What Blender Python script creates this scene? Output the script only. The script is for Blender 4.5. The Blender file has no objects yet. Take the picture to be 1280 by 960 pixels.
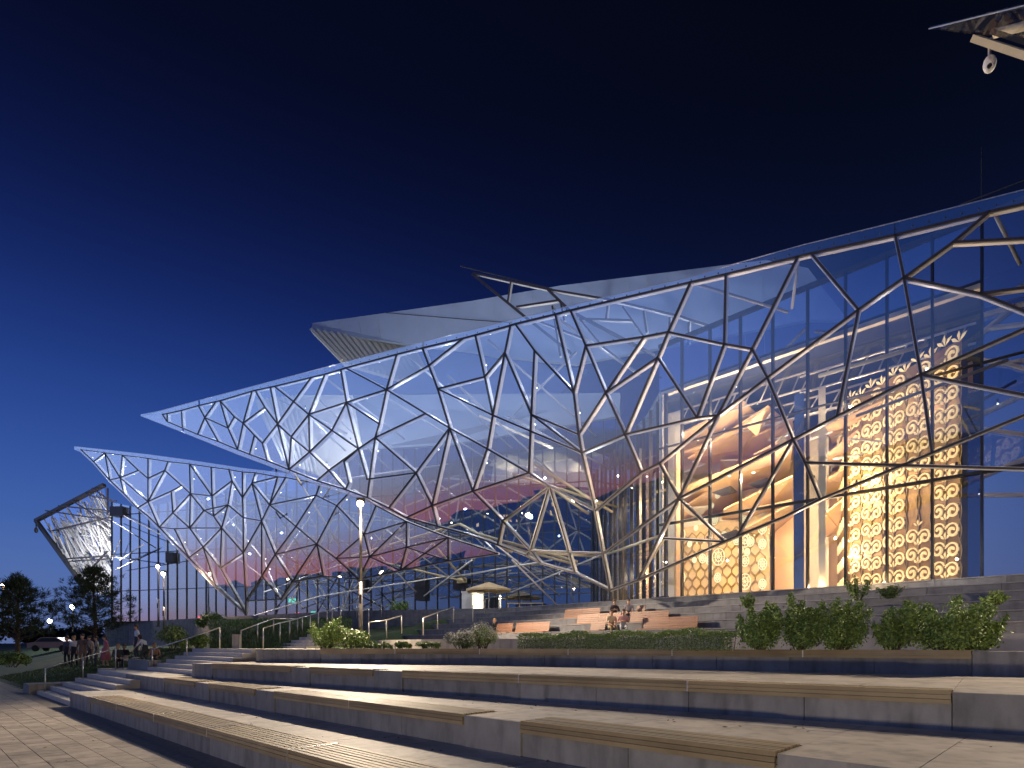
import bpy, math, random
from mathutils import Vector, Matrix
S = bpy.context.scene
C = S.collection
R = random.Random(7)
# ------------------------------------------------------------------ camera
F = 750.0; HZ = 808.0; EYE = 2.1; ZS = F/900
cam = bpy.data.objects.new('camera', bpy.data.cameras.new('camera')); C.objects.link(cam)
cam.data.sensor_width = 36; cam.data.lens = 36*F/1280; cam.data.shift_y = (HZ-480)/1280
cam.data.clip_end = 5000; cam.data.clip_start = .1
cam.location = (0, 0, EYE); cam.rotation_euler = (math.radians(90), 0, 0)
S.camera = cam
S.render.engine = 'CYCLES'
S.cycles.use_denoising = True
S.cycles.max_bounces = 12; S.cycles.transparent_max_bounces = 24; S.cycles.diffuse_bounces = 3; S.cycles.glossy_bounces = 4
S.cycles.transmission_bounces = 4; S.cycles.caustics_reflective = False; S.cycles.caustics_refractive = False
S.cycles.sample_clamp_indirect = 3.0
S.view_settings.view_transform = 'Standard'; S.view_settings.look = 'None'; S.view_settings.exposure = 0; S.view_settings.gamma = 1
# ------------------------------------------------------------------ world: clear dusk sky, sun just set on the left
W = bpy.data.worlds.new('World'); S.world = W; W.use_nodes = True
nt = W.node_tree; nt.nodes.clear()
def N(t, **k):
    n = nt.nodes.new(t)
    for a, b in k.items(): setattr(n, a, b)
    return n
def math_(op, a, b=None, c=None, clamp=False):
    n = N('ShaderNodeMath', operation=op, use_clamp=clamp)
    for i, v in enumerate((a, b, c)):
        if v is None: continue
        if isinstance(v, (int, float)): n.inputs[i].default_value = v
        else: nt.links.new(v, n.inputs[i])
    return n.outputs[0]
tc = N('ShaderNodeTexCoord'); sx = N('ShaderNodeSeparateXYZ'); nt.links.new(tc.outputs['Generated'], sx.inputs[0])
X_, Y_, Z_ = sx.outputs
elev = math_('ARCSINE', Z_)
elev = math_('MULTIPLY', elev, 180/math.pi)
hl = math_('SQRT', math_('ADD', math_('MULTIPLY', X_, X_), math_('MULTIPLY', Y_, Y_)))
SUNAZ = math.radians(-93)
dt = math_('DIVIDE', math_('ADD', math_('MULTIPLY', X_, math.sin(SUNAZ)), math_('MULTIPLY', Y_, math.cos(SUNAZ))), math_('MAXIMUM', hl, .001))
def ramp(stops):
    n = N('ShaderNodeValToRGB'); cr = n.color_ramp; cr.interpolation = 'B_SPLINE'
    while len(cr.elements) > 1: cr.elements.remove(cr.elements[-1])
    for i, (p, c) in enumerate(stops):
        e = cr.elements[0] if i == 0 else cr.elements.new(p)
        e.position = p; e.color = (*c, 1)
    nt.links.new(math_('DIVIDE', elev, 90.0, clamp=True), n.inputs[0]); return n.outputs[0]
def s2l(r, g, b, k=1.0):
    f = lambda v: ((v/255+.055)/1.055)**2.4 if v > 10 else v/255/12.92
    return (f(r)*k, f(g)*k, f(b)*k)
# three azimuth zones: away from the glow, mid, glow
e = lambda d: d/90
east = ramp([(0, s2l(44,62,108)), (e(8), s2l(34,50,98)), (e(16), s2l(22,36,80)), (e(24), s2l(12,21,52)), (e(32), s2l(7,12,32)), (e(40), s2l(4,8,20)), (e(60), s2l(3,6,15)), (1, s2l(3,4,14))])
mid  = ramp([(0, s2l(92,106,150)), (e(5), s2l(84,112,172)), (e(10), s2l(64,98,170)), (e(17), s2l(42,74,150)), (e(25), s2l(23,43,108)), (e(33), s2l(11,20,62)), (e(42), s2l(6,10,30)), (e(60), s2l(4,7,20)), (1, s2l(3,5,18))])
glow = ramp([(0, (.54,.16,.14)), (e(1.2), (.56,.20,.20)), (e(2.3), (.46,.31,.37)), (e(4.0), (.44,.48,.70)), (e(11), (.40,.58,1.15)), (e(17), (.22,.38,.98)), (e(24), (.10,.19,.62)), (e(33), (.035,.07,.30)), (e(48), (.01,.02,.10)), (1, (.004,.008,.04))])
def smooth(a, b):
    n = N('ShaderNodeMapRange', interpolation_type='SMOOTHSTEP'); nt.links.new(dt, n.inputs[0])
    n.inputs[1].default_value = a; n.inputs[2].default_value = b; return n.outputs[0]
def mixc(f, a, b):
    n = N('ShaderNodeMix', data_type='RGBA'); nt.links.new(f, n.inputs[0]); nt.links.new(a, n.inputs[6]); nt.links.new(b, n.inputs[7]); return n.outputs[2]
sky = mixc(smooth(-.75, .45), east, mid)
sky = mixc(smooth(.68, .985), sky, glow)
# below the horizon: dark earth tone
below = N('ShaderNodeMapRange'); nt.links.new(Z_, below.inputs[0]); below.inputs[1].default_value = -.02; below.inputs[2].default_value = 0
gcol = N('ShaderNodeRGB'); gcol.outputs[0].default_value = (.004, .005, .008, 1)
sky = mixc(below.outputs[0], gcol.outputs[0], sky)
bg = N('ShaderNodeBackground'); nt.links.new(sky, bg.inputs[0]); bg.inputs[1].default_value = 1.0
out = N('ShaderNodeOutputWorld'); nt.links.new(bg.outputs[0], out.inputs[0])
del nt

# ------------------------------------------------------------------ helpers
def P(x, y, z): return Vector(((x-640)/F*z, z, EYE+(HZ-y)/F*z))
def link(o, parent=None):
    C.objects.link(o)
    if parent is not None:
        o.parent = parent
        o.matrix_parent_inverse = Matrix.Identity(4)
    return o
def tag(o, label=None, cat=None, group=None, kind=None):
    if label: o['label'] = label
    if cat: o['category'] = cat
    if group: o['group'] = group
    if kind: o['kind'] = kind
    return o
def empty(name, loc=(0,0,0), rz=0):
    o = bpy.data.objects.new(name, None); C.objects.link(o); o.location = loc; o.rotation_euler[2] = rz; o.empty_display_size = .2
    return o
class MB:
    def __init__(s): s.v = []; s.f = []; s.m = []
    def face(s, pts, m=0):
        i = len(s.v); s.v += [tuple(p) for p in pts]; s.f.append(tuple(range(i, i+len(pts)))); s.m.append(m)
    def add(s, v, f, m=0):
        i = len(s.v); s.v += [tuple(p) for p in v]
        for q in f: s.f.append(tuple(i+k for k in q)); s.m.append(m)
    def hexa(s, b, t, m=0):            # b, t: 4 points each
        s.add(list(b)+list(t), [(3,2,1,0),(4,5,6,7),(0,1,5,4),(1,2,6,5),(2,3,7,6),(3,0,4,7)], m)
    def box(s, x0, x1, y0, y1, z0, z1, m=0):
        s.hexa([(x0,y0,z0),(x1,y0,z0),(x1,y1,z0),(x0,y1,z0)], [(x0,y0,z1),(x1,y0,z1),(x1,y1,z1),(x0,y1,z1)], m)
    def bar(s, a, b, n, w, d0, d1, m=0):    # box along a-b, width w across, from depth d0 to d1 along n
        a = Vector(a); b = Vector(b); n = Vector(n).normalized(); t = (b-a)
        if t.length < 1e-5: return
        t.normalize(); c = t.cross(n)
        if c.length < 1e-4: c = t.orthogonal()
        c = c.normalized()*w/2; n2 = c.normalized().cross(t).normalized()
        if n2.dot(n) < 0: n2 = -n2
        s.hexa([a-c+n2*d0, b-c+n2*d0, b+c+n2*d0, a+c+n2*d0], [a-c+n2*d1, b-c+n2*d1, b+c+n2*d1, a+c+n2*d1], m)
    def tube(s, pts, r, seg=8, m=0, r1=None, cap=True):
        pts = [Vector(p) for p in pts]; n = len(pts); rings = []
        t0 = (pts[1]-pts[0]).normalized(); up = t0.orthogonal().normalized()
        for k, p in enumerate(pts):
            t = (pts[min(k+1, n-1)]-pts[max(k-1, 0)]).normalized()
            up = (up-t*up.dot(t)).normalized(); sd = t.cross(up)
            rr = r if r1 is None else r+(r1-r)*k/(n-1)
            rings.append([p+(up*math.cos(2*math.pi*j/seg)+sd*math.sin(2*math.pi*j/seg))*rr for j in range(seg)])
        v = [q for ring in rings for q in ring]; f = []
        for k in range(n-1):
            for j in range(seg):
                f.append((k*seg+j, k*seg+(j+1)%seg, (k+1)*seg+(j+1)%seg, (k+1)*seg+j))
        if cap: f.append(tuple(range(seg))[::-1]); f.append(tuple((n-1)*seg+j for j in range(seg)))
        s.add(v, f, m)
    def prism(s, poly, z0, z1, m=0):    # poly: list of (x,y)
        n = len(poly); v = [(x,y,z0) for x,y in poly]+[(x,y,z1) for x,y in poly]
        s.add(v, [tuple(range(n))[::-1], tuple(range(n, 2*n))]+[(i,(i+1)%n,n+(i+1)%n,n+i) for i in range(n)], m)
    def slab(s, pts, n, d0, d1, m=0):   # polygon extruded along n
        n = Vector(n).normalized(); k = len(pts); pts = [Vector(p) for p in pts]
        v = [p+n*d0 for p in pts]+[p+n*d1 for p in pts]
        s.add(v, [tuple(range(k))[::-1], tuple(range(k, 2*k))]+[(i,(i+1)%k,k+(i+1)%k,k+i) for i in range(k)], m)
    def ball(s, c, r, seg=10, rings=6, m=0, sc=(1,1,1)):
        v = []; f = []; c = Vector(c)
        v.append(c+Vector((0,0,-r*sc[2])))
        for i in range(1, rings):
            a = -math.pi/2+math.pi*i/rings
            for j in range(seg):
                b = 2*math.pi*j/seg; v.append(c+Vector((r*sc[0]*math.cos(a)*math.cos(b), r*sc[1]*math.cos(a)*math.sin(b), r*sc[2]*math.sin(a))))
        v.append(c+Vector((0,0,r*sc[2]))); L = len(v)-1
        for j in range(seg): f.append((0, 1+(j+1)%seg, 1+j)); f.append((L, L-seg+j, L-seg+(j+1)%seg))
        for i in range(rings-2):
            for j in range(seg):
                a = 1+i*seg+j; b = 1+i*seg+(j+1)%seg; f.append((a, b, b+seg, a+seg))
        s.add(v, f, m)
    def mesh(s, name, mats, smooth=False):
        me = bpy.data.meshes.new(name); me.from_pydata(s.v, [], s.f)
        for m in (mats if isinstance(mats, (list, tuple)) else [mats]): me.materials.append(m)
        me.polygons.foreach_set('material_index', s.m)
        if smooth: me.polygons.foreach_set('use_smooth', [True]*len(s.f))
        me.update(); return me
    def build(s, name, mats, parent=None, smooth=False, origin=None):
        if origin is not None:
            o3 = Vector(origin); s.v = [tuple(Vector(v)-o3) for v in s.v]
        o = bpy.data.objects.new(name, s.mesh(name, mats, smooth))
        if origin is not None: o.location = origin
        return link(o, parent)
def dup(o, parent=None):
    c = o.copy(); C.objects.link(c); c.parent = parent
    for ch in list(o.children): dup(ch, c)
    return c
# ------------------------------------------------------------------ materials
def mat(name, col=(.5,.5,.5), rough=.6, metal=0, var=0.0, scale=4.0, bump=0.0, bscale=None, col2=None, emit=None, es=0, spec=.5, stretch=(1,1,1), stain=0, objrand=0):
    m = bpy.data.materials.new(name); m.use_nodes = True; t = m.node_tree; b = t.nodes['Principled BSDF']
    b.inputs['Base Color'].default_value = (*col, 1); b.inputs['Roughness'].default_value = rough; b.inputs['Metallic'].default_value = metal
    b.inputs['Specular IOR Level'].default_value = spec
    if emit: b.inputs['Emission Color'].default_value = (*emit, 1); b.inputs['Emission Strength'].default_value = es
    if var or col2 or bump or stain or objrand:
        g = t.nodes.new('ShaderNodeNewGeometry'); mp = t.nodes.new('ShaderNodeMapping'); mp.inputs[3].default_value = stretch
        t.links.new(g.outputs['Position'], mp.inputs[0])
        nz = t.nodes.new('ShaderNodeTexNoise'); nz.inputs['Scale'].default_value = scale; nz.inputs['Detail'].default_value = 6; nz.inputs['Roughness'].default_value = .65
        t.links.new(mp.outputs[0], nz.inputs['Vector'])
        c2 = col2 or tuple(max(0, c*(1-var)) for c in col); c1 = col if col2 else tuple(min(1, c*(1+var)) for c in col)
        mx = t.nodes.new('ShaderNodeMix'); mx.data_type = 'RGBA'; mx.inputs[6].default_value = (*c2, 1); mx.inputs[7].default_value = (*c1, 1)
        mr = t.nodes.new('ShaderNodeMapRange'); mr.inputs[1].default_value = .3; mr.inputs[2].default_value = .7
        t.links.new(nz.outputs['Fac'], mr.inputs[0]); t.links.new(mr.outputs[0], mx.inputs[0]); last = mx.outputs[2]
        if stain:
            n3 = t.nodes.new('ShaderNodeTexNoise'); n3.inputs['Scale'].default_value = 1.3; n3.inputs['Detail'].default_value = 4
            mp3 = t.nodes.new('ShaderNodeMapping'); mp3.inputs[3].default_value = (3.0, 3.0, .7); t.links.new(g.outputs['Position'], mp3.inputs[0]); t.links.new(mp3.outputs[0], n3.inputs['Vector'])
            r3 = t.nodes.new('ShaderNodeMapRange'); r3.inputs[1].default_value = .48; r3.inputs[2].default_value = .68; r3.inputs[3].default_value = 1; r3.inputs[4].default_value = 1-stain
            t.links.new(n3.outputs['Fac'], r3.inputs[0])
            m3 = t.nodes.new('ShaderNodeMix'); m3.data_type = 'RGBA'; m3.blend_type = 'MULTIPLY'; m3.inputs[0].default_value = 1
            t.links.new(last, m3.inputs[6]); t.links.new(r3.outputs[0], m3.inputs[7]); last = m3.outputs[2]
        if objrand:
            oi = t.nodes.new('ShaderNodeObjectInfo'); r4 = t.nodes.new('ShaderNodeMapRange'); r4.inputs[3].default_value = 1-objrand; r4.inputs[4].default_value = 1+objrand
            t.links.new(oi.outputs['Random'], r4.inputs[0])
            m4 = t.nodes.new('ShaderNodeMix'); m4.data_type = 'RGBA'; m4.blend_type = 'MULTIPLY'; m4.inputs[0].default_value = 1
            t.links.new(last, m4.inputs[6]); t.links.new(r4.outputs[0], m4.inputs[7]); last = m4.outputs[2]
        t.links.new(last, b.inputs['Base Color'])
        if bump:
            n2 = t.nodes.new('ShaderNodeTexNoise'); n2.inputs['Scale'].default_value = bscale or scale*6; n2.inputs['Detail'].default_value = 5
            t.links.new(mp.outputs[0], n2.inputs['Vector']); bp = t.nodes.new('ShaderNodeBump'); bp.inputs['Strength'].default_value = bump; bp.inputs['Distance'].default_value = .02
            t.links.new(n2.outputs['Fac'], bp.inputs['Height']); t.links.new(bp.outputs[0], b.inputs['Normal'])
    return m
def glass_mat(name, base, k, power, tint=(.9,.95,1), wob=.0):
    m = bpy.data.materials.new(name); m.use_nodes = True; t = m.node_tree; t.nodes.clear()
    o = t.nodes.new('ShaderNodeOutputMaterial'); mx = t.nodes.new('ShaderNodeMixShader'); tr = t.nodes.new('ShaderNodeBsdfTransparent'); gl = t.nodes.new('ShaderNodeBsdfGlossy')
    tr.inputs[0].default_value = (*tint, 1); gl.inputs['Roughness'].default_value = 0.0; gl.inputs[0].default_value = (.93,.96,1,1)
    lw = t.nodes.new('ShaderNodeLayerWeight'); lw.inputs[0].default_value = .5
    pw = t.nodes.new('ShaderNodeMath'); pw.operation = 'POWER'; pw.inputs[1].default_value = power; t.links.new(lw.outputs['Facing'], pw.inputs[0])
    ma = t.nodes.new('ShaderNodeMath'); ma.operation = 'MULTIPLY_ADD'; ma.inputs[1].default_value = k; ma.inputs[2].default_value = base; ma.use_clamp = True
    t.links.new(pw.outputs[0], ma.inputs[0]); t.links.new(ma.outputs[0], mx.inputs[0]); t.links.new(tr.outputs[0], mx.inputs[1]); t.links.new(gl.outputs[0], mx.inputs[2])
    if wob:
        g = t.nodes.new('ShaderNodeNewGeometry'); nz = t.nodes.new('ShaderNodeTexNoise'); nz.inputs['Scale'].default_value = .35; nz.inputs['Detail'].default_value = 1
        t.links.new(g.outputs['Position'], nz.inputs['Vector']); bp = t.nodes.new('ShaderNodeBump'); bp.inputs['Strength'].default_value = 1; bp.inputs['Distance'].default_value = wob
        t.links.new(nz.outputs['Fac'], bp.inputs['Height']); t.links.new(bp.outputs[0], gl.inputs['Normal'])
    t.links.new(mx.outputs[0], o.inputs[0]); return m
def emis(name, col, st):
    m = bpy.data.materials.new(name); m.use_nodes = True; t = m.node_tree; t.nodes.clear()
    o = t.nodes.new('ShaderNodeOutputMaterial'); e_ = t.nodes.new('ShaderNodeEmission'); e_.inputs[0].default_value = (*col, 1); e_.inputs[1].default_value = st
    t.links.new(e_.outputs[0], o.inputs[0]); return m
M = dict(
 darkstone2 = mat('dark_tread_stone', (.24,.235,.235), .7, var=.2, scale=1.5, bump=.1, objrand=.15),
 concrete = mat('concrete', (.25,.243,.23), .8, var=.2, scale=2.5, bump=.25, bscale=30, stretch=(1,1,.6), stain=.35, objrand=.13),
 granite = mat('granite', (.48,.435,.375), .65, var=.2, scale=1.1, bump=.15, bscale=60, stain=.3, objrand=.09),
 stair = mat('stair_stone', (.48,.45,.41), .65, var=.14, scale=2, bump=.15, bscale=60, objrand=.06),
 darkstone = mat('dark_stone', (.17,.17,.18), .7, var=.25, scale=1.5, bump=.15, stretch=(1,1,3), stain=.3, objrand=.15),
 paver = mat('paver', (.40,.345,.28), .75, var=.16, scale=3, bump=.2, bscale=50, stain=.25, objrand=.2),
 joint = mat('joint', (.27,.24,.2), .95, var=.3, scale=8),
 wood = mat('bench_timber', (.36,.28,.15), .6, col2=(.24,.18,.09), scale=1.2, bump=.1, bscale=9, objrand=.22),
 owood = mat('orange_timber', (.33,.155,.07), .5, col2=(.22,.10,.05), scale=4, bump=.1, stretch=(1,1,8), objrand=.15),
 steel = mat('brushed_steel', (.62,.58,.52), .32, metal=.85, var=.1, scale=10),
 white_steel = mat('white_steel', (.78,.76,.76), .38, metal=.25, var=.06, scale=1.5, objrand=.06),
 cream_steel = mat('cream_steel', (.62,.52,.34), .5, var=.1, scale=1.5),
 cap = mat('dark_gasket', (.035,.03,.035), .4, var=.2, scale=3),
 mull = mat('mullion_black', (.012,.013,.018), .4, var=.2, scale=4),
 dark_steel = mat('dark_steel', (.05,.048,.05), .4, metal=.4, var=.2, scale=4),
 pole = mat('pole_metal', (.20,.18,.165), .45, metal=.6, var=.1, scale=6),
 roof = mat('roof_cladding', (.43,.52,.70), .55, var=.05, scale=.6),
 soffit = mat('roof_soffit', (.56,.56,.54), .6, var=.05, scale=.6),
 soil = mat('soil', (.05,.04,.03), .95, var=.4, scale=6, bump=.5),
 grassbase = mat('lawn', (.028,.055,.014), .95, col2=(.014,.03,.008), scale=5, bump=.4),
 blade = mat('grass_blade', (.06,.11,.02), .7, col2=(.05,.10,.02), scale=6),
 leafA = mat('leaf_bright', (.33,.44,.10), .5, col2=(.17,.27,.06), scale=7),
 leafB = mat('leaf_dark', (.16,.25,.06), .55, col2=(.07,.13,.035), scale=6),
 leafC = mat('leaf_pale', (.22,.26,.15), .55, col2=(.09,.13,.06), scale=7),
 needle = mat('pine_needle', (.05,.075,.03), .7, col2=(.02,.035,.02), scale=3),
 petal = mat('white_blossom', (.7,.66,.62), .7, var=.1),
 leafdry = mat('dry_leaf', (.16,.10,.04), .8, col2=(.08,.06,.02), scale=9),
 bark = mat('bark', (.09,.06,.04), .9, var=.4, scale=12, bump=.6),
 asphalt = mat('asphalt', (.05,.05,.052), .85, var=.2, scale=2, bump=.2),
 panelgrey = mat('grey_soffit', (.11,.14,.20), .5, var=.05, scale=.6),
 grey_steel = mat('grey_steel', (.30,.30,.33), .5, var=.08, scale=1.5),
 peach = mat('warm_plaster', (.80,.52,.27), .55, var=.06, scale=.7),
 lattice = mat('lattice_panel', (.60,.43,.21), .5, var=.08, scale=.9),
 cream = mat('cream_plaster', (.75,.66,.50), .6, var=.05, scale=.7),
 gold = mat('gold_panel', (.34,.20,.055), .36, metal=.4, col2=(.20,.115,.03), scale=1.2, bump=.3, bscale=2.5),
 goldlight = mat('lit_scroll', (.8,.65,.35), .5, emit=(1,.64,.25), es=.75),
 hexwire = mat('hex_lattice', (.30,.20,.06), .5, metal=.3, var=.1),
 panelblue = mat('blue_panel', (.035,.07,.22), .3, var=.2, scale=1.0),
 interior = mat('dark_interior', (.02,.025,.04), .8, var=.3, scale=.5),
 skin = mat('skin', (.55,.33,.23), .5, var=.06), eye = mat('eye_dark', (.02,.015,.012), .2, var=.1),
 hair = mat('hair_brown', (.07,.04,.025), .6, var=.3, scale=30), blond = mat('hair_blond', (.36,.22,.10), .6, var=.3, scale=30),
 orange = mat('tan_canvas', (.62,.47,.28), .8, var=.06, scale=2), white = mat('white_paint', (.75,.75,.74), .5, var=.04, scale=3),
 black = mat('black_plastic', (.015,.015,.018), .4, var=.2), lens = mat('camera_lens', (.01,.01,.012), .05, var=.1),
 hill = mat('far_hill', (.03,.04,.03), .95, var=.4, scale=.03), farwall = mat('far_building_wall', (.10,.10,.11), .8, var=.2, scale=.1),
 carpaint = mat('dusty_pink_paint', (.35,.22,.2), .35, var=.1), rubber = mat('rubber', (.02,.02,.02), .8, var=.2),
)
M['glass'] = glass_mat('canopy_glass', .14, .75, 1.7, (.92,.95,.99), .018)
M['wglass'] = glass_mat('wall_glass', .25, .75, 1.8, (.72,.80,.90), .006)
M['clear'] = glass_mat('hall_glass', .045, .65, 2.4, (.92,.94,.96), .008)
M['near_glass'] = glass_mat('near_canopy_glass', .01, .25, 3, (.95,.97,1), 0)
M['e_warm'] = emis('lamp_warm', (1,.72,.42), 60); M['e_white'] = emis('lamp_white', (.9,.95,1), 40)
M['e_led'] = emis('led_white', (1,.97,.9), 14); M['e_green'] = emis('sign_green', (.05,.9,.4), 2.2); M['e_red'] = emis('sign_red', (1,.04,.06), 3)
M['e_win'] = emis('lit_window', (1,.65,.3), 1.6); M['e_kiosk'] = emis('kiosk_light', (1,.85,.6), 3.5); M['e_orn'] = emis('ornament_lamp', (1,.80,.42), 1.7)
M['e_cyan'] = emis('tube_light', (.9,.93,1), 2.2)
def plight(name, loc, power, col=(1,.8,.55), r=.2, kind='POINT', target=None, angle=70, parent=None, size=2):
    l = bpy.data.lights.new(name, kind); l.energy = power; l.color = col
    if kind == 'AREA': l.size = size
    else: l.shadow_soft_size = r
    if kind == 'SPOT': l.spot_size = math.radians(angle); l.spot_blend = .6
    o = bpy.data.objects.new(name, l); link(o, parent); o.location = loc
    if target is not None: o.rotation_euler = (Vector(target)-Vector(loc)).to_track_quat('-Z', 'Y').to_euler()
    return o
# ---- node networks of the glass canopies, digitised in image space of the plane they lie on
W1N = dict(T0=(203,518),T1=(209,517),T2=(227,513),T3=(248,507),T4=(270,502),T5=(275,501),T6=(315,489),T7=(319,488),T8=(338,484),T9=(343,483),
 T10=(389,472),T11=(406,468),T12=(426,462),T13=(432,460),T14=(496,443),T15=(528,435),T16=(579,423),T17=(594,419),T18=(638,407),T19=(644,405),
 T20=(694,393),T21=(713,388),T22=(863,353),T23=(907,343),T24=(997,321),T25=(1014,317),T26=(1119,294),T27=(1236,265),T28=(1390,231),
 B1=(209,527),B2=(228,535),B3=(247,543),B4=(273,552),B5=(297,562),B6=(312,568),B7=(334,576),B8=(361,587),B9=(396,601),B10=(432,612),B11=(459,622),B12=(486,635),B13=(508,647),
 B14=(547,658),B15=(585,668),B16=(622,681),B17=(657,694),B18=(675,704),B19=(718,716),B20=(762,738),B21=(797,725),B22=(905,677),B23=(980,646),B24=(1025,624),B25=(1165,566),B26=(1280,519),B27=(1390,474),
 p1=(256,522),p2=(285,535),p3=(293,521),p4=(304,529),p5=(331,509),p6=(328,554),p7=(347,530),p8=(318,544),p9=(367,502),p10=(386,518),p11=(433,503),
 p12=(387,565),p13=(364,546),p14=(415,538),p15=(448,561),p16=(411,588),
 q1=(483,487),q3=(536,457),q4=(547,486),q5=(606,471),q6=(631,441),q7=(616,519),q8=(668,438),q9=(664,518),q10=(562,535),q11=(532,517),q12=(474,530),q13=(469,547),
 r1=(520,591),r2=(540,632),r3=(591,614),r5=(609,561),r6=(661,591),r9=(686,608),r10=(628,651),r11=(662,688),r12=(459,599),r16=(430,577),r17=(436,603),
 s1=(727,566),s2=(743,638),s3=(753,692),s7=(848,623),s8=(824,579),s9=(801,590),s10=(830,673),s11=(921,670),
 u3=(717,491),u4=(732,432),u5=(757,491),u6=(835,415),u7=(822,447),u8=(805,421),u9=(781,543),u10=(723,543),u11=(905,430),u12=(871,522),u13=(897,519),
 v0=(940,436),v1=(1073,387),v2=(1130,347),v3=(1191,303),w1=(959,472),w2=(1151,468),w3=(1046,520),w4=(991,549),w6=(1006,578),
 y1=(1225,367),y2=(1390,292),y3=(1390,345),y4=(1390,432),y5=(1390,362),y6=(1390,515),y7=(1280,586),y8=(1390,590))
W1E = """T0 T1 T2 T3 T4 T5 T6 T7 T8 T9 T10 T11 T12 T13 T14 T15 T16 T17 T18 T19 T20 T21 T22 T23 T24 T25 T26 T27 T28
T0 B1 B2 B3 B4 B5 B6 B7 B8 B9 B10 B11 B12 B13 B14 B15 B16 B17 B18 B19 B20 B21 B22 B23 B24 B25 B26 B27
T1 B1;T2 B2;T3 p1;T4 p1;p1 B3;p1 p2;p1 B4;T5 p2;T5 p4;p2 p3;p2 B5;T6 p4;T7 p5 p7;p4 p5;p4 p8 p6;p4 B5;p8 B6;p6 B7;p6 p7;T8 p7;T9 p9 p10;T10 p9 p7
T11 p10;p10 p11;T12 p11;T13 q1;p10 p12;p10 p14 p15;p10 p13;p13 B8;p7 p13 p12;p7 B8;p12 B8;p12 p16 B10;p11 p14 p12;p11 p15;p15 B9;p15 q13;p15 r12
T14 q1;q1 p11;q1 q3 T16;T15 q3 q4;q4 q5;T17 q5;q5 q6;T18 q6;T19 q8;q8 q9;q6 q9;q6 q7;q5 q7;q4 q7;q4 q10;q1 q11 q10;q1 q12 q13;p11 q12;q13 B11;q13 r1
q11 q13;r12 r1;r16 r17;r17 B10;p15 r16;q10 r1;r1 B12;r1 r2;r2 q10;q10 r3;q10 r5 r6;r5 r3;q7 r5;q7 s1;q9 r6;q9 s1;r3 r2 B13;r2 B14;r3 r6;r3 r10 r11 B18;r6 r9 s2;r9 r10;r9 r11;r9 B19;r10 B16;r11 B17
T20 u3;T21 u4;u4 u5;u4 u8 u6;u4 u3;u5 u8;u5 u7;u7 u6;u6 T22;u6 u11;u11 T23;u7 u12;u7 u9;u5 u9;u5 u10;u3 u10;q8 u3;q9 u10;u9 u12 u13;u11 u12;u11 v0;v0 T24;v0 w1;v0 u13
u13 w1 v1;u13 s8;u13 s7;u9 s1;u9 s9;u10 s1;s1 s2 s3 B20;s2 s9 s8;s8 s7;s7 s3;s7 B21;s7 B22;s7 w4;s3 r11;s11 w4;s11 B22;s10 B22;w1 w4 w6 B24;w4 w3 w2;v1 T25;v1 v2;v1 w3;T26 v2;v2 v3;v3 T27;v3 y2;v2 y1 y4;y1 y3;v2 w2;w2 B25;w2 y5;w2 y6;w6 y7 y8;w6 B24"""
W1OUT = [(176,520),(250,500),(319,482),(426,454),(530,427),(640,400),(750,373),(863,346),(907,333),(1004,306),(1118,278),(1280,237),(1390,209)]
W1OUTB = [(176,520),(230,541),(297,568),(362,592),(396,606),(448,622),(486,638),(508,649)]
W2N = dict(a0=(101,562),a1=(131,566),a2=(153,569),a3=(185,573),a4=(210,577),a5=(237,580),a6=(264,584),a7=(286,587),a8=(303,590),a9=(319,591),a10=(347,596),a11=(357,597),a12=(400,605),
 b1=(117,577),b2=(150,597),b3=(173,588),b4=(185,598),b5=(206,588),b6=(227,607),b7=(238,617),b8=(265,620),b9=(290,601),b10=(303,622),b11=(315,604),
 c1=(137,600),c2=(155,617),c3=(185,627),c4=(214,614),c5=(216,641),c6=(199,659),c7=(237,660),c8=(255,638),c9=(267,645),c10=(285,631),c11=(277,660),c12=(304,647),c13=(172,635),c14=(185,645),
 d1=(218,661),d2=(236,697),d3=(254,684),d5=(304,691),d6=(275,710),f1=(269,732),f2=(302,762),f3=(307,767),
 e3=(327,651),e4=(337,631),e8=(395,619),e10=(370,658),e11=(344,693),e13=(327,720),e14=(396,680),e15=(365,727),e16=(307,751),e17=(351,749),e18=(404,720),e19=(420,698),
 g1=(421,632),g2=(440,612),g3=(455,668),g4=(462,696),h0=(470,632),h1=(508,652),h2=(560,672),h6=(622,692),h5=(448,724),h4=(500,713),h3=(560,701),h7=(508,684))
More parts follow.
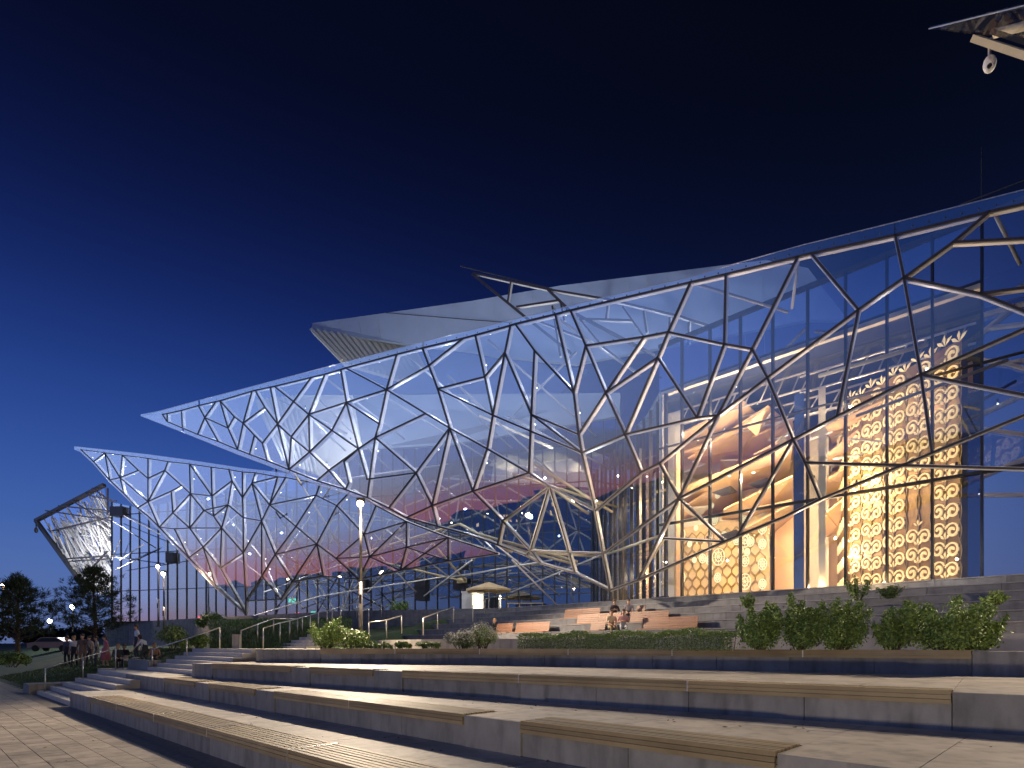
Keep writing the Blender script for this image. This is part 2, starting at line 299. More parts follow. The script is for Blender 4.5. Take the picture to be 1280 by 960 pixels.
W2E = """a0 a1 a2 a3 a4 a5 a6 a7 a8 a9 a10 a11 a12 g2 h0 h1 h2 h6
a0 b1 c1 c2 c13 c14 c6 d2 f1 f2 f3 e16 e17 e15 e18 h5 h4 h3 h6
a1 b1;a1 c1;a1 b2;a2 b2;a2 b3 b4;a3 b4;b2 b3;b4 b5;b5 a4;b5 b6 b7;b5 c3;b4 c3;b2 c3;b2 c1;b2 c2;c3 c13;c3 c4 b6;c4 c5;c3 c6;b7 c5 c6;b7 a5;b7 c7;a5 b8;b7 b8;a6 b8;b8 c9;b8 b9
a7 b9 b10;b9 c10;c10 c9;c10 c11;c10 c12;a8 b10;b10 c12 d5;b10 b11;b11 a9;b11 e3;c5 c7;c6 d1 c7 c11;c7 c8 c10;b7 c8 c9 c11;d1 d2;c7 d3;c11 d3;d3 d2;c11 d6;c11 d5;d3 d6;d5 d6;d3 f1;d6 f3
c12 e3;e3 d5;e4 e3;b11 e4;b11 a10;e4 a10;e4 a11;e4 e8;e8 a12;e4 e10;e10 e8;e10 e14;e3 e11;e10 e11;e11 e14;e11 e13;e3 e13;d5 e16;e13 e16;e13 e17;e11 e15;e15 e14;e14 e18;e14 e19;e8 g1;g1 e14;g1 g3;g1 g2;e19 h5;e19 g3;g3 g4;e19 g4;g3 h0;g3 h1;g4 h5;g4 h4;h1 g4;h1 h7;h7 h4;h7 g4;h7 h2;h2 h3;h2 h4;h7 h3"""
W2OUT = [(93,558),(131,562),(185,568),(237,575),(303,585),(362,592),(400,598)]
W2OUTB = [(93,558),(117,580),(137,603),(155,620),(185,649),(236,701),(269,735),(307,770)]

def parse(nodes, txt, snap):
    E=set(); P=dict(nodes)
    for ch in txt.replace('\n',';').split(';'):
        t=ch.split()
        for a,b in zip(t,t[1:]): E.add((a,b))
    E=[e for e in E]
    E.sort()
    # split at nodes lying on an edge, then at crossings
    changed=True; k=0
    while changed:
        changed=False; out=[]
        for a,b in E:
            ax,ay=P[a]; bx,by=P[b]; L2=(bx-ax)**2+(by-ay)**2
            best=None
            for n,(x,y) in P.items():
                if n in (a,b): continue
                t=((x-ax)*(bx-ax)+(y-ay)*(by-ay))/L2
                if t<=0.03 or t>=0.97: continue
                d=abs((x-ax)*(by-ay)-(y-ay)*(bx-ax))/L2**.5
                if d<snap and t*L2**.5>3 and (1-t)*L2**.5>3: best=n;break
            if best: out+= [(a,best),(best,b)]; changed=True
            else: out.append((a,b))
        E=sorted(set(tuple(sorted(e)) for e in out))
    done=False
    while not done:
        done=True
        for i in range(len(E)):
            a,b=E[i]
            for j in range(i+1,len(E)):
                c,d=E[j]
                if len({a,b,c,d})<4: continue
                x1,y1=P[a];x2,y2=P[b];x3,y3=P[c];x4,y4=P[d]
                D=(x2-x1)*(y4-y3)-(y2-y1)*(x4-x3)
                if abs(D)<1e-9: continue
                t=((x3-x1)*(y4-y3)-(y3-y1)*(x4-x3))/D; s=((x3-x1)*(y2-y1)-(y3-y1)*(x2-x1))/D
                if 0.001<t<.999 and 0.001<s<.999:
                    n='k%d'%k;k+=1
                    P[n]=(x1+t*(x2-x1),y1+t*(y2-y1))
                    E=[e for e in E if e not in ((a,b),(c,d))]
                    for e in ((a,n),(n,b),(c,n),(n,d)): E.append(tuple(sorted(e)))
                    E=sorted(set(E)); done=False; break
            if not done: break
    return P,E
def faces(P,E):
    import math
    adj={}
    for a,b in E: adj.setdefault(a,[]).append(b); adj.setdefault(b,[]).append(a)
    for a in adj: adj[a].sort(key=lambda b: math.atan2(P[b][1]-P[a][1],P[b][0]-P[a][0]))
    seen=set(); F=[]
    for a in adj:
        for b in adj[a]:
            if (a,b) in seen: continue
            f=[];u,v=a,b
            while (u,v) not in seen:
                seen.add((u,v)); f.append(u)
                l=adj[v]; i=l.index(u); u,v=v,l[(i-1)%len(l)]
            ar=sum(P[f[i]][0]*P[f[(i+1)%len(f)]][1]-P[f[(i+1)%len(f)]][0]*P[f[i]][1] for i in range(len(f)))/2
            F.append((ar,f))
    return F
# ------------------------------------------------------------------ planes that carry the building's surfaces
class Plane:
    def __init__(s, p1, p2, p3):           # three (x, y, depth)
        A = Matrix([(1, p[0]-640, p[1]-HZ) for p in (p1, p2, p3)]); r = A.inverted() @ Vector([1/p[2] for p in (p1, p2, p3)])
        s.c0, s.a, s.b = r
        s.inn = Vector((F*s.a, s.c0, -F*s.b)).normalized()     # points away from the camera
    def z(s, x, y): return 1/(s.c0+s.a*(x-640)+s.b*(y-HZ))
    def at(s, x, y, d=0): return P(x, y, s.z(x, y))+s.inn*d
KW = 33180.0; WB = 4.97                      # right curtain wall: depth = KW/(x+100); floor level
def wz(x): return KW/(x+100)
def wallpt(x, y, off=0):
    z = wz(x); v = P(x, y, z); return v+Vector((.712,.702,0))*off
def H2y(h, z): return HZ-(h-EYE)/z*F
WN = Vector((.712,.702,0)); WU = Vector((-.702,.712,0))
PW1 = Plane((180,520,72*ZS), (1280,235,25*ZS), (760,735,38.9*ZS))
PW2 = Plane((95,559,80*ZS), (400,605,59*ZS), (307,767,66*ZS))
theatre = empty('theatre_building', P(760, HZ, 40*ZS)*1.0); theatre.location.z = WB
tag(theatre, 'glass theatre with pointed crystal canopies, angular white roof and a lit golden hall', 'theatre')
TL = theatre.location.copy()
def part(mb, name, mats, parent=None, smooth=False):
    mb.v = [(v[0]-TL.x, v[1]-TL.y, v[2]-TL.z) for v in mb.v]
    o = bpy.data.objects.new(name, mb.mesh(name, mats, smooth)); return link(o, parent or theatre)

def canopy(name, nodes, edges, plane, outer, snap, w, depth, steelmat, label, bolts=True):
    Pn, E = parse(nodes, edges, snap)
    inn = plane.inn
    rim = MB()
    for a, b in outer: rim.bar(plane.at(*a), plane.at(*b), inn, .025, -.02, .02)
    root = part(rim, name, [M['steel']]); tag(root, label)
    deg = {}
    for a, b in E: deg[a] = deg.get(a, 0)+1; deg[b] = deg.get(b, 0)+1
    for a, b in E:
        mb = MB(); A = plane.at(*Pn[a]); B = plane.at(*Pn[b])
        t = (B-A).normalized()*.04
        mb.bar(A-t, B+t, inn, w*.6, -.05, .045, 1)
        k = .96+.08*R.random()
        mb.bar(A, B, inn, w*k, .05, depth*(.95+.1*R.random()), 0)
        part(mb, 'steel_strut', [steelmat, M['cap']], root)
    for n, d in deg.items():                 # gusset plates and spider bolts where struts meet
        if d < 3: continue
        mb = MB(); A = plane.at(*Pn[n]); mb.ball(A+inn*(depth*.7), w*.62, 8, 5, 0); 
        part(mb, 'node_joint', [steelmat], root)
    for ar, f in faces(Pn, E):
        if ar <= 0: continue
        mb = MB(); pts = [plane.at(*Pn[n]) for n in f]
        if len(set(f)) != len(f): continue
        c = sum(pts, Vector())/len(pts)
        ax = Vector((R.uniform(-1,1), R.uniform(-1,1), R.uniform(-1,1))); ax = (ax-inn*ax.dot(inn)).normalized()
        rot = Matrix.Rotation(math.radians(R.gauss(0, .16)), 3, ax)
        pts = [c+rot@(p-c) for p in pts]
        mb.slab(pts, inn, -.012, .012); part(mb, 'glass_pane', [M['glass']], root)
    return root, Pn, E
def chain(pts): return list(zip(pts, pts[1:]))
c1_, P1, E1 = canopy('upper_canopy', W1N, W1E, PW1, chain(W1OUT)+chain(W1OUTB), 2.2, .135, .30, M['white_steel'], 'long pointed glass canopy sweeping from the far tip over the golden hall')
c2_, P2, E2 = canopy('lower_canopy', W2N, W2E, PW2, chain(W2OUT)+chain(W2OUTB), 1.6, .13, .30, M['white_steel'], 'lower glass canopy tapering to a point at the left')
# frameless glass fins beyond the frame line, with their fixings
def fin(out_, inner, plane, parent):
    def interp(line, x):
        for (x0,y0),(x1,y1) in chain(line):
            if x0 <= x <= x1: return y0+(y1-y0)*(x-x0)/(x1-x0)
        return line[-1][1] if x > line[-1][0] else line[0][1]
    xs = sorted({x for x, y in out_} | {x for x, y in inner}); xs = [x for x in xs if x >= inner[0][0]-30]
    for xa, xb in zip(xs, xs[1:]):
        if xb-xa < 4: continue
        ya, yb = interp(out_, xa), interp(out_, xb); za, zb = interp(inner, xa), interp(inner, xb)
        if max(abs(ya-za), abs(yb-zb)) < 1.5: continue
        mb = MB(); mb.slab([plane.at(xa, ya), plane.at(xb, yb), plane.at(xb, zb), plane.at(xa, za)], plane.inn, -.014, .01)
        part(mb, 'edge_fin', [M['glass']], parent)
    mb = MB(); L = 0
    x = inner[0][0]
    while x < inner[-1][0]:
        yo, yi = interp(out_, x), interp(inner, x); z = plane.z(x, yi)
        q = plane.at(x, yo+(yi-yo)*.62)
        mb.ball(q, .036, 6, 4); x += 1.0*F/z*.62
    part(mb, 'fixing_bolts', [M['cap']], parent)['kind'] = 'stuff'
fin(W1OUT, [W1N['T%d'%i] for i in range(0, 29)], PW1, c1_)
fin(W1OUTB, [W1N['T0']]+[W1N['B%d'%i] for i in range(1, 14)], PW1, c1_)
fin(W2OUT, [W2N['a%d'%i] for i in range(0, 13)], PW2, c2_)
fin([(93,558),(117,580),(137,603),(155,620),(185,649),(236,701),(269,735),(307,770)], [W2N[k] for k in ('a0','b1','c1','c2','c13','c14','c6','d2','f1','f2','f3')], PW2, c2_)
# small LED spots clamped on the struts (they are seen as white points)
def leds(Pn, E, plane, parent, n, depth=.42):
    for a, b in R.sample(E, n):
        t = R.uniform(.3,.7); A = plane.at(*Pn[a]); B = plane.at(*Pn[b]); q = A.lerp(B, t)+plane.inn*depth
        mb = MB(); mb.ball(q, .034, 8, 5, 1, (1,1,1)); mb.tube([q+Vector((0,0,.1)), q+Vector((0,0,.22))], .05, 8, 0)
        part(mb, 'strut_spotlight', [M['dark_steel'], M['e_led']], parent)
leds(P1, E1, PW1, c1_, 46); leds(P2, E2, PW2, c2_, 26)

# ------------------------------------------------------------------ third canopy at the far left, packed with white struts
PW3 = Plane((45,650,100*ZS), (130,606,96*ZS), (140,742,92*ZS))
mb = MB(); rimpts = [(44,651),(130,606)]
mb.bar(PW3.at(44,651), PW3.at(130,606), PW3.inn, .4, -.2, .3)
r3 = part(mb, 'side_canopy', [M['cap']]); tag(r3, 'folded end canopy packed with thin white struts behind a dark frame')
mb = MB(); mb.bar(PW3.at(45,651), PW3.at(108,738), PW3.inn, .42, -.2, .3); part(mb, 'edge_beam', [M['dark_steel']], r3)
poly3 = [(47,652),(130,608),(139,640),(139,745),(113,742)]
def inpoly(x, y, pl):
    c = False
    for (x0,y0),(x1,y1) in zip(pl, pl[1:]+pl[:1]):
        if (y0 > y) != (y1 > y) and x < (x1-x0)*(y-y0)/(y1-y0)+x0: c = not c
    return c
rr = random.Random(3); k = 0
while k < 270:
    x, y = rr.uniform(46,139), rr.uniform(610,742)
    L = rr.uniform(18,56); an = math.radians(rr.gauss(64, 7) if rr.random() < .8 else rr.gauss(25, 12))
    x2, y2 = x+L*math.cos(an), y+L*math.sin(an)
    if not inpoly(x, y, poly3): continue
    while L > 7 and not inpoly(x2, y2, poly3):
        L *= .8; x2, y2 = x+L*math.cos(an), y+L*math.sin(an)
    if L <= 7: continue
    mb = MB(); d = rr.uniform(0, 4); mb.bar(P(x, y, PW3.z(x,y)+d), P(x2, y2, PW3.z(x2,y2)+d+rr.uniform(-1,1)), PW3.inn, rr.uniform(.06,.14), 0, .2)
    part(mb, 'steel_strut', [M['white_steel']], r3); k += 1
for a, b in (((62,640),(142,652)),((78,634),(140,640)),((95,628),(140,655)),((70,665),(142,648)),((85,700),(140,696)),((92,703),(139,700)),((104,728),(139,690)),((120,612),(148,632)),((110,620),(150,628)),((139,612),(139,645))):
    mb = MB(); mb.bar(PW3.at(*a, -.6), PW3.at(*b, -.6), PW3.inn, .14, 0, .2); part(mb, 'dark_brace', [M['cap']], r3)
for tri in (((47,652),(130,608),(139,660)),((47,652),(139,660),(113,742)),((139,660),(139,745),(113,742))):
    mb = MB(); mb.slab([P(*p, PW3.z(*p)+5) for p in tri], PW3.inn, 0, .03); part(mb, 'glass_pane', [M['glass']], r3)
mb = MB(); mb.ball(PW3.at(49,664,-.4), .3, 8, 6, 0, (.8,.8,1.3)); mb.tube([PW3.at(49,664,-.4), PW3.at(49,654,-.4)], .08); part(mb, 'surveillance_camera', [M['dark_steel']], r3)

# ------------------------------------------------------------------ left curtain wall
PWL = Plane((200,500,82*ZS), (690,500,64*ZS), (200,776,82*ZS))
def wl(x, y, d=0): return PWL.at(x, y, d)
xL, xR = 140, 770
mb = MB(); mb.hexa([wl(xL,779.5,-.3), wl(xR,764,-.3), wl(xR,764,.4), wl(xL,779.5,.4)], [wl(xL,777.5,-.3), wl(xR,761.5,-.3), wl(xR,761.5,.4), wl(xL,777.5,.4)])
lw = part(mb, 'left_curtain_wall', [M['dark_steel']]); tag(lw, 'tall dark blue glass wall of narrow panes behind the left canopies')
# mullion positions: constant real spacing
xs = []; x = xL
while x < xR:
    xs.append(x); z = PWL.z(x, 700); x += 1.02*ZS*F/z*(1.0/.93)*1.18
xs.append(xR)
def topy(x):   # top of the left wall
    pts = [(140,628),(180,636),(240,620),(320,600),(420,540),(520,500),(770,500)]
    for (x0,y0),(x1,y1) in chain(pts):
        if x0 <= x <= x1: return y0+(y1-y0)*(x-x0)/(x1-x0)
    return 500
def basey(x): return 779-(x-140)*(17/630)
tr = [lambda x: 737-(x-200)*.0365, lambda x: 690-(x-200)*.052, lambda x: 640-(x-200)*.072]
for i, x in enumerate(xs):
    mb = MB(); mb.bar(wl(x, basey(x)), wl(x, topy(x)), PWL.inn, .075, -.1, .12); part(mb, 'mullion', [M['mull']], lw)
for g in tr:
    segs = [x for x in xs if g(x) > topy(x)+2]
    if len(segs) < 2: continue
    mb = MB(); mb.bar(wl(segs[0], g(segs[0])), wl(segs[-1], g(segs[-1])), PWL.inn, .07, -.08, .1); part(mb, 'transom', [M['mull']], lw)
for xa, xb in chain(xs):
    ys = [basey] + [g for g in tr if g(xa) > topy(xa)+2] + [topy]
    for g0, g1 in chain(ys):
        mb = MB(); pts = [wl(xa,g0(xa)), wl(xb,g0(xb)), wl(xb,g1(xb)), wl(xa,g1(xa))]; c = sum(pts, Vector())/4
        rot = Matrix.Rotation(math.radians(R.gauss(0,.12)), 3, 'Z'); pts = [c+rot@(p-c) for p in pts]
        mb.slab(pts, PWL.inn, -.012, .012); part(mb, 'wall_pane', [M['wglass']], lw)
# dark hall behind it: back wall and floor
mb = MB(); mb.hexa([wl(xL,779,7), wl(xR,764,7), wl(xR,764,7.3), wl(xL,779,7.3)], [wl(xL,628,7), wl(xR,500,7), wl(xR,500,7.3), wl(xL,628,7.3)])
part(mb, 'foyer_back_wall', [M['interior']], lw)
for x, y0, y1 in ((150,634,646),(216,691,704),(528,723,751),(576,722,738),(455,725,741),(580,705,712)):   # dark outlet boxes on the wall
    z = PWL.z(x, y0); w = {150:8,216:4.5,528:6.5,576:7,455:5,580:4}[x]
    mb = MB(); mb.hexa([wl(x-w,y1,-.5), wl(x+w,y1,-.5), wl(x+w,y1,.2), wl(x-w,y1,.2)], [wl(x-w,y0,-.5), wl(x+w,y0,-.5), wl(x+w,y0,.2), wl(x-w,y0,.2)])
    part(mb, 'anchor_box', [M['mull']], lw)
mb = MB(); mb.hexa([wl(576,730,-.9),wl(586,729,-.9),wl(586,729,-.5),wl(576,730,-.5)],[wl(576,724,-.9),wl(586,723,-.9),wl(586,723,-.5),wl(576,724,-.5)]); part(mb,'anchor_plate',[M['cream_steel']],lw)

# ------------------------------------------------------------------ braces that tie the canopies back to the wall
def brace(a, b, m='cream_steel', r=.09, name='brace_tube', par=None):
    # a, b: (x, y, blend) blend 0 = on the canopy, 1 = on the wall
    def q(t):
        x, y, k = t
        zc = PW1.z(x, y) if x > 330 else PW2.z(x, y)
        if 330 < x < 500 and y > 640: zc = PW2.z(x, y)
        zw = min(PWL.z(x, y), wz(x)) if x > 800 else PWL.z(x, y)
        return P(x, y, (zc+.6)+(zw-.3-zc-.6)*k)
    mb = MB(); mb.tube([q(a), q(b)], r, 8); part(mb, name, [M[m]], par or c1_, True)
for a, b in (((368,592,.1),(426,685,.8)),((480,703,.6),(582,727,.97)),((539,677,.4),(582,726,.97)),((440,695,.5),(575,655,.3)),((575,655,.3),(640,690,.2)),
   ((540,655,.2),(665,692,.1)),((640,592,.2),(790,640,.8)),((660,575,.1),(765,640,.5)),((662,690,.1),(750,696,.7)),((662,690,.1),(720,706,.5)),((750,696,.7),(830,668,.8)),
   ((686,608,.05),(735,642,.5)),((600,668,.2),(722,702,.3)),((830,673,.7),(797,725,.3)),((690,560,.4),(600,520,.7)),((1024,470,.5),(1160,430,.2))):
    brace(a, b)
for a, b in (((505,440,.1),(640,560,.9)),((560,470,.2),(700,600,.9)),((610,425,.1),(745,545,.9)),((480,495,.3),(620,580,.9)),((700,400,.1),(800,470,.8)),((410,475,.1),(520,560,.8)),
   ((360,495,.1),(470,600,.9)),((720,440,.2),(640,520,.8)),((635,520,.3),(770,590,.8)),((350,500,.2),(440,545,.7)),((400,500,.2),(500,600,.9)),((870,355,.1),(985,390,.8)),((998,325,.1),(990,385,.7)),
   ((1245,270,.1),(1275,330,.8)),((1070,520,.1),(1260,450,.6)),((420,600,.1),(560,580,.9))):
    brace(a, b, 'grey_steel', .07)
for a, b in (((142,638,1),(200,668,.9)),((200,686,.4),(145,712,.9)),((142,652,.9),(195,685,.4)),((142,696,.9),(175,700,.7)),((150,675,.9),(140,700,.9)),((180,680,.8),(150,700,.9)),
   ((300,775,.2),(400,745,.5)),((400,745,.5),(560,720,.9)),((300,700,.3),(380,760,.8)),((345,690,.2),(480,760,.9)),((330,740,.4),(470,690,.5)),((420,600,.1),(350,700,.9)),
   ((450,700,.4),(430,760,.9)),((470,690,.4),(520,740,.9)),((500,660,.2),(440,740,.8)),((560,660,.2),(500,720,.9)),((600,665,.2),(700,745,.9)),((640,740,.9),(760,690,.3)),
   ((560,722,.9),(690,700,.4)),((620,690,.2),(590,660,.8)),((365,727,.1),(420,700,.6)),((350,749,.1),(330,700,.8)),((375,755,.5),(370,670,.5)),((280,640,.1),(330,700,.8)),((330,685,.7),(330,765,.9)),((345,760,.6),(400,700,.8)),((236,697,.1),(300,640,.9)),((345,640,.1),(400,720,.8)),((420,640,.2),(360,760,.9)),
   ((480,660,.2),(560,720,.9)),((520,680,.3),(460,740,.9)),((590,700,.4),(530,745,.9)),((640,700,.1),(700,760,.8))):
    brace(a, b, 'dark_steel' if (a[0]*7+b[0]) % 2 else 'white_steel', .06, 'back_brace', c2_)
# ------------------------------------------------------------------ right curtain wall (frames the golden hall)
MX = [735,746,758,770,783,796,810,824,852.5,887.5,925.5,966,1009.5,1057,1108.7,1165.5,1227.5,1292,1365,1450]
def wp(x, h, off=0): z = wz(x)*(1+off/31.5); return Vector(((x-640)/F*z, z, h))
mb = MB(); mb.hexa([wp(824,WB-.35,-.25), wp(1450,WB-.35,-.25), wp(1450,WB-.35,.3), wp(824,WB-.35,.3)], [wp(824,WB,-.25), wp(1450,WB,-.25), wp(1450,WB,.3), wp(824,WB,.3)])
rw = part(mb, 'hall_curtain_wall', [M['dark_steel']]); tag(rw, 'tall clear glass wall in front of the golden hall')
TOPH = EYE+17.9; HT = [EYE+7.25, EYE+11.8, EYE+15.3]
for x in MX[8:]:
    mb = MB(); mb.bar(wp(x, WB), wp(x, TOPH), WN, .085, -.12, .14); part(mb, 'mullion', [M['mull']], rw)
for h, w, m in ((HT[0],.13,'mull'),(HT[1],.05,'mull'),(TOPH,.22,'dark_steel')):
    mb = MB(); mb.bar(wp(824, h), wp(1450, h), WN, w, -.11, .1); part(mb, 'transom', [M[m]], rw)
for xa, xb in chain(MX[7:]):
    for h0, h1 in ((WB,HT[0]),(HT[0],HT[1]),(HT[1],HT[2]),(HT[2],TOPH)):
        mb = MB(); pts = [wp(xa,h0), wp(xb,h0), wp(xb,h1), wp(xa,h1)]; c = sum(pts, Vector())/4
        rot = Matrix.Rotation(math.radians(R.gauss(0,.15)), 3, 'Z'); pts = [c+rot@(p-c) for p in pts]
        mb.slab(pts, WN, -.012, .012); part(mb, 'hall_pane', [M['clear' if h1 <= HT[2] and xb < 1230 else 'wglass']], rw)
# return wall between the two fronts
RA = wp(832, 0); RB = wl(742, 700); RB.z = 0; rn = Vector((-(RB-RA).y, (RB-RA).x, 0)).normalized()
if rn.x < 0: rn = -rn
def rp(t, h, off=0): v = RA.lerp(RB, t)+rn*off; v.z = h; return v
mb = MB(); mb.bar(rp(0,WB), rp(1,WB), rn, .3, -.1, .2)
ret = part(mb, 'return_wall', [M['dark_steel']]); tag(ret, 'narrow glass return wall with cream fins beside the golden hall')
NR = 13
for i in range(NR+1):
    mb = MB(); mb.bar(rp(i/NR, WB), rp(i/NR, EYE+15), rn, .08, -.1, .14); part(mb, 'mullion', [M['mull' if i % 2 else 'dark_steel']], ret)
    if i < NR:
        for h0, h1 in ((WB,EYE+7.25),(EYE+7.25,EYE+15)):
            mb = MB(); mb.slab([rp(i/NR,h0), rp((i+1)/NR,h0), rp((i+1)/NR,h1), rp(i/NR,h1)], rn, -.012, .012); part(mb, 'return_pane', [M['clear']], ret)
for i in range(9):
    t = .06+i*.105; mb = MB(); mb.bar(rp(t, WB, 1.0), rp(t, EYE+13+R.uniform(-2,2), 1.0), rn, .35, 0, .25)
    part(mb, 'inner_fin', [M['cream' if i % 3 else 'peach']], ret)
# ------------------------------------------------------------------ the hall behind the right wall
def ip(x, h, off): return wp(x, h, off)
mb = MB(); a = [wp(760,WB,.3), wp(1235,WB,.3), wp(1235,WB,26), wp(700,WB,26)]
mb.hexa([v-Vector((0,0,.3)) for v in a], a)
hall = part(mb, 'golden_hall', [M['cream']]); tag(hall, 'warm lit foyer with folded ceiling, scroll wall and lattice wall')
# ceiling slab edge (thin cream line) and steel truss under it
mb = MB(); mb.bar(wp(826,EYE+15.3,.5), wp(1226,EYE+15.3,.5), WN, .22, 0, .3); part(mb, 'slab_edge', [M['cream']], hall)
mb = MB(); mb.bar(wp(826,WB,.5), wp(826,EYE+15.3,.5), WN, .22, 0, .3); part(mb, 'frame_post', [M['cream']], hall)
mb = MB(); a = [wp(826,EYE+15.45,.9), wp(1226,EYE+15.45,.9), wp(1226,EYE+15.45,24), wp(740,EYE+15.45,24)]
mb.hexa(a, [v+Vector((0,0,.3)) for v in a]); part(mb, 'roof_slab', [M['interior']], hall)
tn = [(830,1010,13.9,2.5),(1000,1220,13.6,2.2),(870,1120,13.2,4.5),(960,1225,12.6,5.5)]
rt = random.Random(5)
for k, (xa, xb, h, off) in enumerate(tn):
    for dh in (0, .9):
        mb = MB(); mb.tube([wp(xa,EYE+h+dh,off), wp(xb,EYE+h+dh,off)], .06, 6); part(mb, 'truss_chord', [M['steel']], hall)
    n = 9
    for i in range(n):
        x0 = xa+(xb-xa)*i/n; x1 = xa+(xb-xa)*(i+.5)/n
        mb = MB(); mb.tube([wp(x0,EYE+h,off), wp(x1,EYE+h+.9,off)], .04, 6); part(mb, 'truss_web', [M['steel']], hall)
for i in range(14):
    x = rt.uniform(1040,1215); h = EYE+rt.uniform(9.8,12.5); off = rt.uniform(2,7); a_ = wp(x,h,off)
    mb = MB(); mb.tube([a_, a_+Vector((rt.uniform(-2,2), rt.uniform(-1,2), rt.uniform(-.4,.4)))], .045, 6)
    if i % 3 == 0: mb.tube([a_, a_+Vector((0,0,-1.2))], .12, 8)
    part(mb, 'rigging_tube', [M['white']], hall)
# scroll wall: runs back from the right end of the glass; spirals are real ribbons standing on it, lit
SA = Vector(((1219-640)/F*wz(1219), wz(1219)+.75, 0)); SB = Vector(((1062-640)/F*32.5, 32.5, 0))
SC = Vector(((1047-640)/F*36.5, 36.5, 0))
def wallseg(A, B, top, nm):
    d = (B-A); L = d.length; d.normalize(); n = Vector((d.y, -d.x, 0))
    if n.x > 0: n = -n
    q = lambda s, h, o=0: A+d*s+Vector((0,0,h))+n*o
    mb = MB(); mb.hexa([q(0,WB,-.3), q(L,WB,-.3), q(L,WB,0), q(0,WB,0)], [q(0,top,-.3), q(L,top,-.3), q(L,top,0), q(0,top,0)])
    o = part(mb, nm, [M['gold']], hall); return o, q, L
sw, sq, SL = wallseg(SA, SB, EYE+13.3, 'scroll_wall')
sw2, sq2, SL2 = wallseg(SB+Vector((-.2,.1,0)), SC, EYE+12.2, 'scroll_wall')
def scroll(q, s, h, r, mir, par, pts_=22):
    """spiral ribbon with a tail, raised from the wall"""
    mb = MB(); path = []
    for i in range(pts_):
        t = i/(pts_-1); a = mir*(t*2*math.pi*1.45)+(math.pi if mir < 0 else 0); rad = r*(.16+.84*t)
        path.append((s+rad*math.cos(a), h+rad*math.sin(a)))
    w0 = r*.115; v = []; f = []
    for i, (a, b) in enumerate(path):
        p0 = path[max(0,i-1)]; p1 = path[min(len(path)-1,i+1)]; tx, ty = p1[0]-p0[0], p1[1]-p0[1]; l = math.hypot(tx,ty) or 1; nx, ny = -ty/l, tx/l
        w = w0*(.7+.7*math.sin(math.pi*min(1,i/(len(path)-1)+.12)))
        v += [q(a+nx*w, b+ny*w, .0), q(a+nx*w, b+ny*w, .07), q(a-nx*w, b-ny*w, .07), q(a-nx*w, b-ny*w, .0)]
    for i in range(len(path)-1):
        k = i*4; f += [(k+1,k+5,k+6,k+2),(k,k+4,k+5,k+1),(k+2,k+6,k+7,k+3)]
    f += [(0,1,2,3),(len(v)-1,len(v)-2,len(v)-3,len(v)-4)]
    mb.add(v, f); return part(mb, 'scroll', [M['goldlight']], par)
def leaf(q, s, h, r, par):
    mb = MB()
    for a in (-.9, 0, .9):
        c, d = math.sin(a), math.cos(a)
        mb.face([q(s,h,.02), q(s+c*r*.6-d*r*.16,h+d*r*.6+c*r*.16,.06), q(s+c*r,h+d*r,.03), q(s+c*r*.6+d*r*.16,h+d*r*.6-c*r*.16,.06)][::-1])
    part(mb, 'palmette', [M['goldlight']], par)
dx, dh = .72, .86; ns = int(SL/dx); cnt = 0
holes = [(1.2,2.9,EYE+5.9,EYE+7.0),(3.4,4.6,EYE+8.2,EYE+9.1)]
for j in range(15):
    for i in range(ns):
        s = .42+i*dx; h = WB+.5+j*dh+(0 if i % 2 == 0 else .10)
        if h > EYE+12.9: continue
        if any(a < s < b and c < h < d for a, b, c, d in holes): continue
        scroll(sq, s, h, .36, 1 if (i % 2) else -1, sw)
        leaf(sq, s-dx/2 if i % 2 else s+dx/2, h+.43 if i % 2 else h-.36, .34, sw)
for j in range(10):
    for i in range(5): scroll(sq2, .4+i*.8, WB+.6+j*1.1, .33, 1 if i % 2 else -1, sw2, 14)
for i in range(ns+1):     # ogee tendrils between the scroll columns
    for sg in (-1, 1):
        mb = MB(); pts = []; h = WB+.05
        while h < EYE+12.9: pts.append((.06+i*dx+sg*.09*math.sin((h-WB)*2*math.pi/dh*.5), h)); h += .16
        for (a0,b0),(a1,b1) in chain(pts):
            mb.add([sq(a0-.022,b0,.0), sq(a0+.022,b0,.0), sq(a1+.022,b1,.0), sq(a1-.022,b1,.0), sq(a0-.022,b0,.04), sq(a0+.022,b0,.04), sq(a1+.022,b1,.04), sq(a1-.022,b1,.04)], [(4,5,6,7),(0,4,7,3),(5,1,2,6)])
        part(mb, 'tendril', [M['hexwire']], sw)
# crest of leaves at the top of the scroll wall
for i in range(ns+1): leaf(sq, .1+i*dx, EYE+13.2+.15*(i%2), .5, sw)
# cream column and glass partition, its mirrored blue put into the colour
mb = MB(); 
for x0, x1, m_, nm in ((1023,1032,'cream','hall_column'),(993,1005,'panelblue','blue_partition')):
    mb = MB(); mb.hexa([wp(x0,WB,1.2), wp(x1,WB,1.2), wp(x1,WB,1.6), wp(x0,WB,1.6)], [wp(x0,EYE+13.2,1.2), wp(x1,EYE+13.2,1.2), wp(x1,EYE+13.2,1.6), wp(x0,EYE+13.2,1.6)]); part(mb, nm, [M[m_]], hall)
